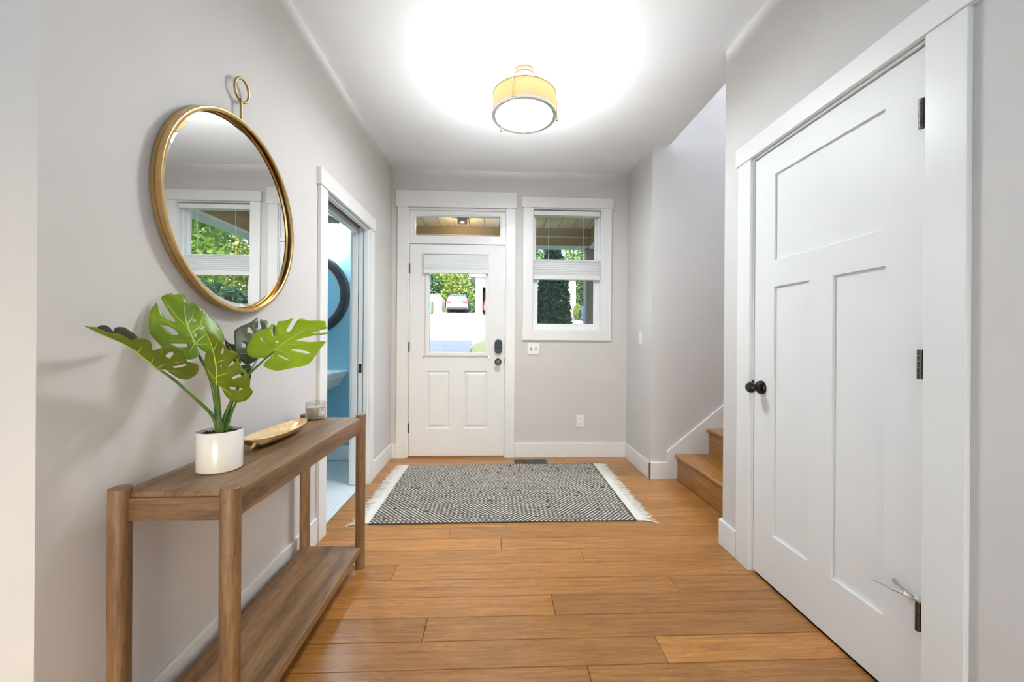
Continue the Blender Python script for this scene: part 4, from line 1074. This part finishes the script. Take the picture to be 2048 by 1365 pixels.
# ---- foliage
def foliage(mb, cx, cy, cz, rx, ry, rz, n, size, rg, shell=0.55, taper=0.0):
    for _ in range(n):
        while True:
            a = rg.uniform(0, 6.2832); w = rg.uniform(-1, 1); q = math.sqrt(1 - w * w)
            r = rg.random() ** (1 / 3.0)
            if r > shell * rg.random(): break
        k = 1 - taper * (w * r * 0.5 + 0.5)
        p = Vector((cx + rx * r * q * math.cos(a) * k, cy + ry * r * q * math.sin(a) * k, cz + rz * r * w))
        s = size * rg.uniform(0.6, 1.3)
        u = Vector((rg.gauss(0, 1), rg.gauss(0, 1), rg.gauss(0, 0.7))).normalized()
        t = u.cross(Vector((rg.gauss(0, 1), rg.gauss(0, 1), rg.gauss(0, 1)))).normalized()
        mb.add([p - u * s, p - t * s * 0.5, p + u * s, p + t * s * 0.5], [(0, 1, 2, 3)])
def tree(name, x, y, hgt, rad, mat, label, group, seed, n=2600, size=0.26, z0=None, trunk=0.25, low=0.25):
    rg = random.Random(seed)
    g0 = gz(y) if z0 is None else z0
    t = thing(name, (x, y, g0), label, 'tree', group)
    tr_ = MB().tube([(x, y, g0 - 0.1), (x + rad * 0.05, y, g0 + hgt * 0.3), (x - rad * 0.04, y, g0 + hgt * 0.75)], [rad * 0.07 + 0.05, rad * 0.055 + 0.03, 0.04], 8)
    for _ in range(5):
        a = rg.uniform(0, 6.28); zz = g0 + hgt * rg.uniform(0.3, 0.6)
        tr_.tube([(x, y, zz), (x + rad * 0.6 * math.cos(a), y + rad * 0.6 * math.sin(a), zz + hgt * 0.18)], [0.07, 0.02], 6)
    tr_.build('trunk', 'bark', t, weld=False)
    mb = MB()
    k = 11
    for i in range(k):
        a = i * 2.4; f = (i + 0.5) / k
        rr = rad * 0.62 * math.sin(math.pi * (0.15 + 0.8 * f))
        zc = g0 + hgt * (low + (0.92 - low) * f)
        foliage(mb, x + rr * math.cos(a) * 0.8, y + rr * math.sin(a) * 0.8, zc, rad * 0.55, rad * 0.55, hgt * 0.15, n // k, size, rg)
    fo = mb.build('crown', mat, t, weld=False); fo['kind'] = 'stuff'
    return t
TL = [
    (-9.2, 41, 9, 2.4, 'foliage_a', 'sunlit tree behind the green bin and fence'),
    (-4.1, 41, 9.5, 2.4, 'foliage_d', 'yellow green tree behind the silver car'),
    (-6.8, 47, 11, 2.6, 'foliage_b', 'deep green tree between the two trees behind the fence'),
    (-1.3, 47, 10.5, 2.6, 'foliage_a', 'tall sunlit tree rising left of the white house roof'),
    (4.2, 47, 12, 2.7, 'foliage_b', 'tall dark tree behind the white house roof'),
    (10.0, 45, 13, 3.0, 'foliage_a', 'tall sunlit tree seen past the right end of the white house'),
    (11.2, 36, 9.5, 3.4, 'foliage_b', 'dark tree right of the white house'),
]
for i, (x, y, hg, r, m_, lb) in enumerate(TL):
    tree('tree', x, y, hg, r, m_, lb, 'trees beyond the driveway', 20 + i, n=6000, size=0.2, low=0.06)
TL2 = [
    (12.5, 17.5, 8.0, 2.6, 'foliage_a', 'sunlit tree in the mirror above the hedge'),
    (19.2, 20.5, 9.5, 2.8, 'foliage_a', 'broad sunlit tree at the back of the side garden'),
    (14.5, 25, 10, 2.8, 'foliage_d', 'yellow green tree at the far side of the garden'),
    (21, 29, 11, 3.0, 'foliage_b', 'deep green tree at the end of the side garden'),
    (9.2, 22.5, 7.5, 2.2, 'foliage_a', 'small bright tree near the side garden path'),
    (18.2, 37, 12, 3.2, 'foliage_b', 'deep green tree at the top of the side garden slope'),
]
for i, (x, y, hg, r, m_, lb) in enumerate(TL2):
    tree('tree', x, y, hg, r, m_, lb, 'trees of the side garden', 50 + i, n=7000, size=0.16, low=0.06)
def shrub(name, x, y, rx, ry, rz, mat, label, seed, n, size, g0=None, taper=0.0):
    rg = random.Random(seed); g0 = gz(y) if g0 is None else g0
    t = thing(name, (x, y, g0), label, 'shrub')
    MB().tube([(x, y, g0 - 0.1), (x, y, g0 + rz)], [0.06, 0.03], 8).build('stem', 'bark', t)
    mb = MB()
    foliage(mb, x, y, g0 + rz, rx, ry, rz, n, size, rg, 0.8, taper)
    fo = mb.build('foliage', mat, t, weld=False); fo['kind'] = 'stuff'
shrub('evergreen_hedge', 8.0, 11.5, 3.4, 0.9, 1.25, 'foliage_c', 'dark evergreen hedge seen low in the round mirror', 71, 9000, 0.10)
shrub('round_shrub', 5.85, 27.6, 0.30, 0.35, 0.55, 'foliage_d', 'yellow green shrub behind the blue bin', 72, 2200, 0.10)
shrub('round_shrub', 7.75, 31.2, 0.85, 0.8, 1.65, 'foliage_c', 'dark shrub beside the white house wall', 73, 2600, 0.14)
shrub('conifer_shrub', 1.25, 8.5, 0.50, 0.42, 1.75, 'foliage_c', 'columnar evergreen shrub standing right outside the window', 74, 13000, 0.055, -0.15, 0.35)

# ---- fence, bins
fn = thing('wooden_fence', (-5.3, 33, gz(33)), 'bleached wooden board fence left of the silver car', 'fence')
x = -9.0
while x < -4.98:
    B(x, x + 0.135, 33.0, 33.03, gz(33) + 0.02, gz(33) + 1.62).build('fence_board', 'fence', fn)
    x += 0.145
for z in (0.35, 1.25):
    B(-9.0, -4.95, 33.03, 33.08, gz(33) + z, gz(33) + z + 0.09).build('rail', 'fence', fn)
f2 = MB().prism([(32.9, gz(32.9)), (36.5, gz(36.5)), (36.5, gz(36.5) + 1.0), (32.9, gz(32.9) + 1.70)], 'X', -4.95, -4.87).build('white_garden_wall', 'white_ext')
tag(f2, 'white sloping garden wall between the fence and the silver car', 'wall')
def wheelie(name, x, y, mat, label, sc=1.0):
    g0 = gz(y)
    t = thing(name, (x, y, g0), label, 'bin')
    r = lambda w, d, z: [(x - w, y - d, g0 + z), (x + w, y - d, g0 + z), (x + w, y + d, g0 + z), (x - w, y + d, g0 + z)]
    MB().loft([r(.22 * sc, .26 * sc, .04), r(.29 * sc, .34 * sc, .95 * sc)]).build('body', mat, t, bevel=0.02)
    MB().loft([r(.31 * sc, .37 * sc, .95 * sc), r(.31 * sc, .37 * sc, 1.0 * sc), r(.24 * sc, .3 * sc, 1.06 * sc)]).build('lid', mat, t, bevel=0.015)
    for s_ in (-1, 1):
        MB().lathe([(0.001, -0.03), (0.1 * sc, -0.03), (0.1 * sc, 0.03), (0.001, 0.03)], (x + s_ * 0.24 * sc, y + 0.28 * sc, g0 + 0.1 * sc), 'X', 16).build('wheel', 'rubber', t)
wheelie('wheelie_bin', -5.62, 32.2, 'bin_green', 'green wheelie bin in front of the wooden fence')
wheelie('wheelie_bin', 6.25, 26.6, 'bin_blue', 'blue wheelie bin seen past the porch post', 1.0)

# ---- cars seen from behind
def car(name, x, y, mat, label):
    g0 = gz(y) + 0.02
    t = thing(name, (x, y, g0), label, 'car')
    W2 = 0.93
    side = [(0.00, .42), (0.02, .75), (0.10, 1.00), (0.22, 1.06), (0.42, 1.50), (0.62, 1.62), (1.9, 1.66), (2.6, 1.58), (3.3, 1.10), (4.5, .98), (4.68, .62), (4.66, .36), (0.10, .34)]
    def sec(w, top):
        out = []
        for yy, zz in side:
            k = 1.0 if zz < 1.06 else 1 - (zz - 1.06) * top
            out.append((x + w * k, y + yy, g0 + zz))
        return out
    MB().loft([sec(-W2, 0.38), sec(-W2 * 0.97, 0.33), sec(W2 * 0.97, 0.33), sec(W2, 0.38)]).build('body', mat, t, bevel=0.03)
    MB().add([(x - .70, y + .262, g0 + 1.10), (x + .70, y + .262, g0 + 1.10), (x + .60, y + .425, g0 + 1.47), (x - .60, y + .425, g0 + 1.47), (x - .70, y + .30, g0 + 1.09), (x + .70, y + .30, g0 + 1.09), (x + .60, y + .46, g0 + 1.46), (x - .60, y + .46, g0 + 1.46)],
             [(0, 1, 2, 3), (7, 6, 5, 4), (0, 4, 5, 1), (1, 5, 6, 2), (2, 6, 7, 3), (3, 7, 4, 0)]).build('rear_window', 'car_glass', t)
    for s_ in (-1, 1):
        MB().prism([(x + s_ * .90, g0 + .86), (x + s_ * .52, g0 + .90), (x + s_ * .54, g0 + 1.00), (x + s_ * .90, g0 + 1.06)], 'Y', y + 0.0, y + 0.16).build('tail_light', 'lamp_red', t)
        for yy in (0.85, 3.75):
            MB().lathe([(0.001, -0.11), (0.30, -0.11), (0.345, -0.08), (0.345, 0.08), (0.30, 0.11), (0.001, 0.11)], (x + s_ * 0.80, y + yy, g0 + 0.345), 'X', 24).build('wheel', 'rubber', t, smooth=True)
        B(x + s_ * 1.01 - 0.10, x + s_ * 1.01 + 0.10, y + 2.95, y + 3.05, g0 + 1.02, g0 + 1.16).build('door_mirror', mat, t, bevel=0.02)
    B(x - .86, x + .86, y - .04, y + .10, g0 + .30, g0 + .50).build('bumper', 'rubber', t, bevel=0.02)
    B(x - .26, x + .26, y - .005, y + .05, g0 + .70, g0 + .82).build('number_plate', 'white_ext', t)
    B(x - .55, x + .55, y + .48, y + .62, g0 + 1.60, g0 + 1.66).build('roof_spoiler', mat, t, bevel=0.01)
car('silver_car', -3.45, 33.6, 'car_silver', 'silver sport utility car parked at the top of the driveway')
car('red_car', -0.10, 31.2, 'car_red', 'red car inside the neighbouring white garage')

# ---- neighbouring white house with a garage
HX0, HX1, HY, hz = -1.65, 6.25, 30.2, gz(30.2) - 0.1
nh = thing('neighbour_house', (2.3, HY, hz), 'white sided neighbouring house with a garage opening', 'house')
MB().grid('Y', HY, HY + 0.2, [HX0, -1.12, 1.9, 3.6, 4.7, HX1], [hz, hz + 0.9, hz + 1.3, hz + 2.4, hz + 2.75, hz + 3.3],
          lambda u, v: not ((-1.12 < u < 1.9 and v < hz + 2.4) or (3.6 < u < 4.7 and hz + 1.3 < v < hz + 2.4))).build('front_wall', 'siding', nh)
MB().box(HX0, HX0 + 0.2, HY + 0.2, HY + 9, hz, hz + 3.3).box(HX1 - 0.2, HX1, HY + 0.2, HY + 9, hz, hz + 3.3).box(HX0, HX1, HY + 9, HY + 9.2, hz, hz + 3.3).build('side_walls', 'siding', nh)
B(HX0 + 0.2, HX1 - 0.2, HY + 0.2, HY + 9, hz + 3.2, hz + 3.28).build('garage_ceiling', 'dark', nh)
MB().prism([(HY - 0.5, hz + 3.25), (HY + 9.7, hz + 3.25), (HY + 4.6, hz + 5.4)], 'X', HX0 - 0.45, HX1 + 0.45).build('roof', 'shingle', nh)
B(HX0 - 0.45, HX1 + 0.45, HY - 0.54, HY - 0.5, hz + 3.1, hz + 3.3).build('gutter', 'white_ext', nh)
for a in (-1.24, 1.9):
    B(a, a + 0.12, HY - 0.03, HY, hz, hz + 2.52).build('garage_trim', 'white_ext', nh)
wn = B(3.6, 4.7, HY + 0.08, HY + 0.1, hz + 1.3, hz + 2.4).build('window', 'car_glass', nh)
for a, b, c, d in ((3.52, 3.6, 1.22, 2.48), (4.7, 4.78, 1.22, 2.48), (3.6, 4.7, 2.4, 2.48), (3.6, 4.7, 1.22, 1.3), (3.6, 4.7, 1.83, 1.87)):
    B(a, b, HY - 0.03, HY + 0.1, hz + c, hz + d).build('window_frame', 'white_ext', wn)
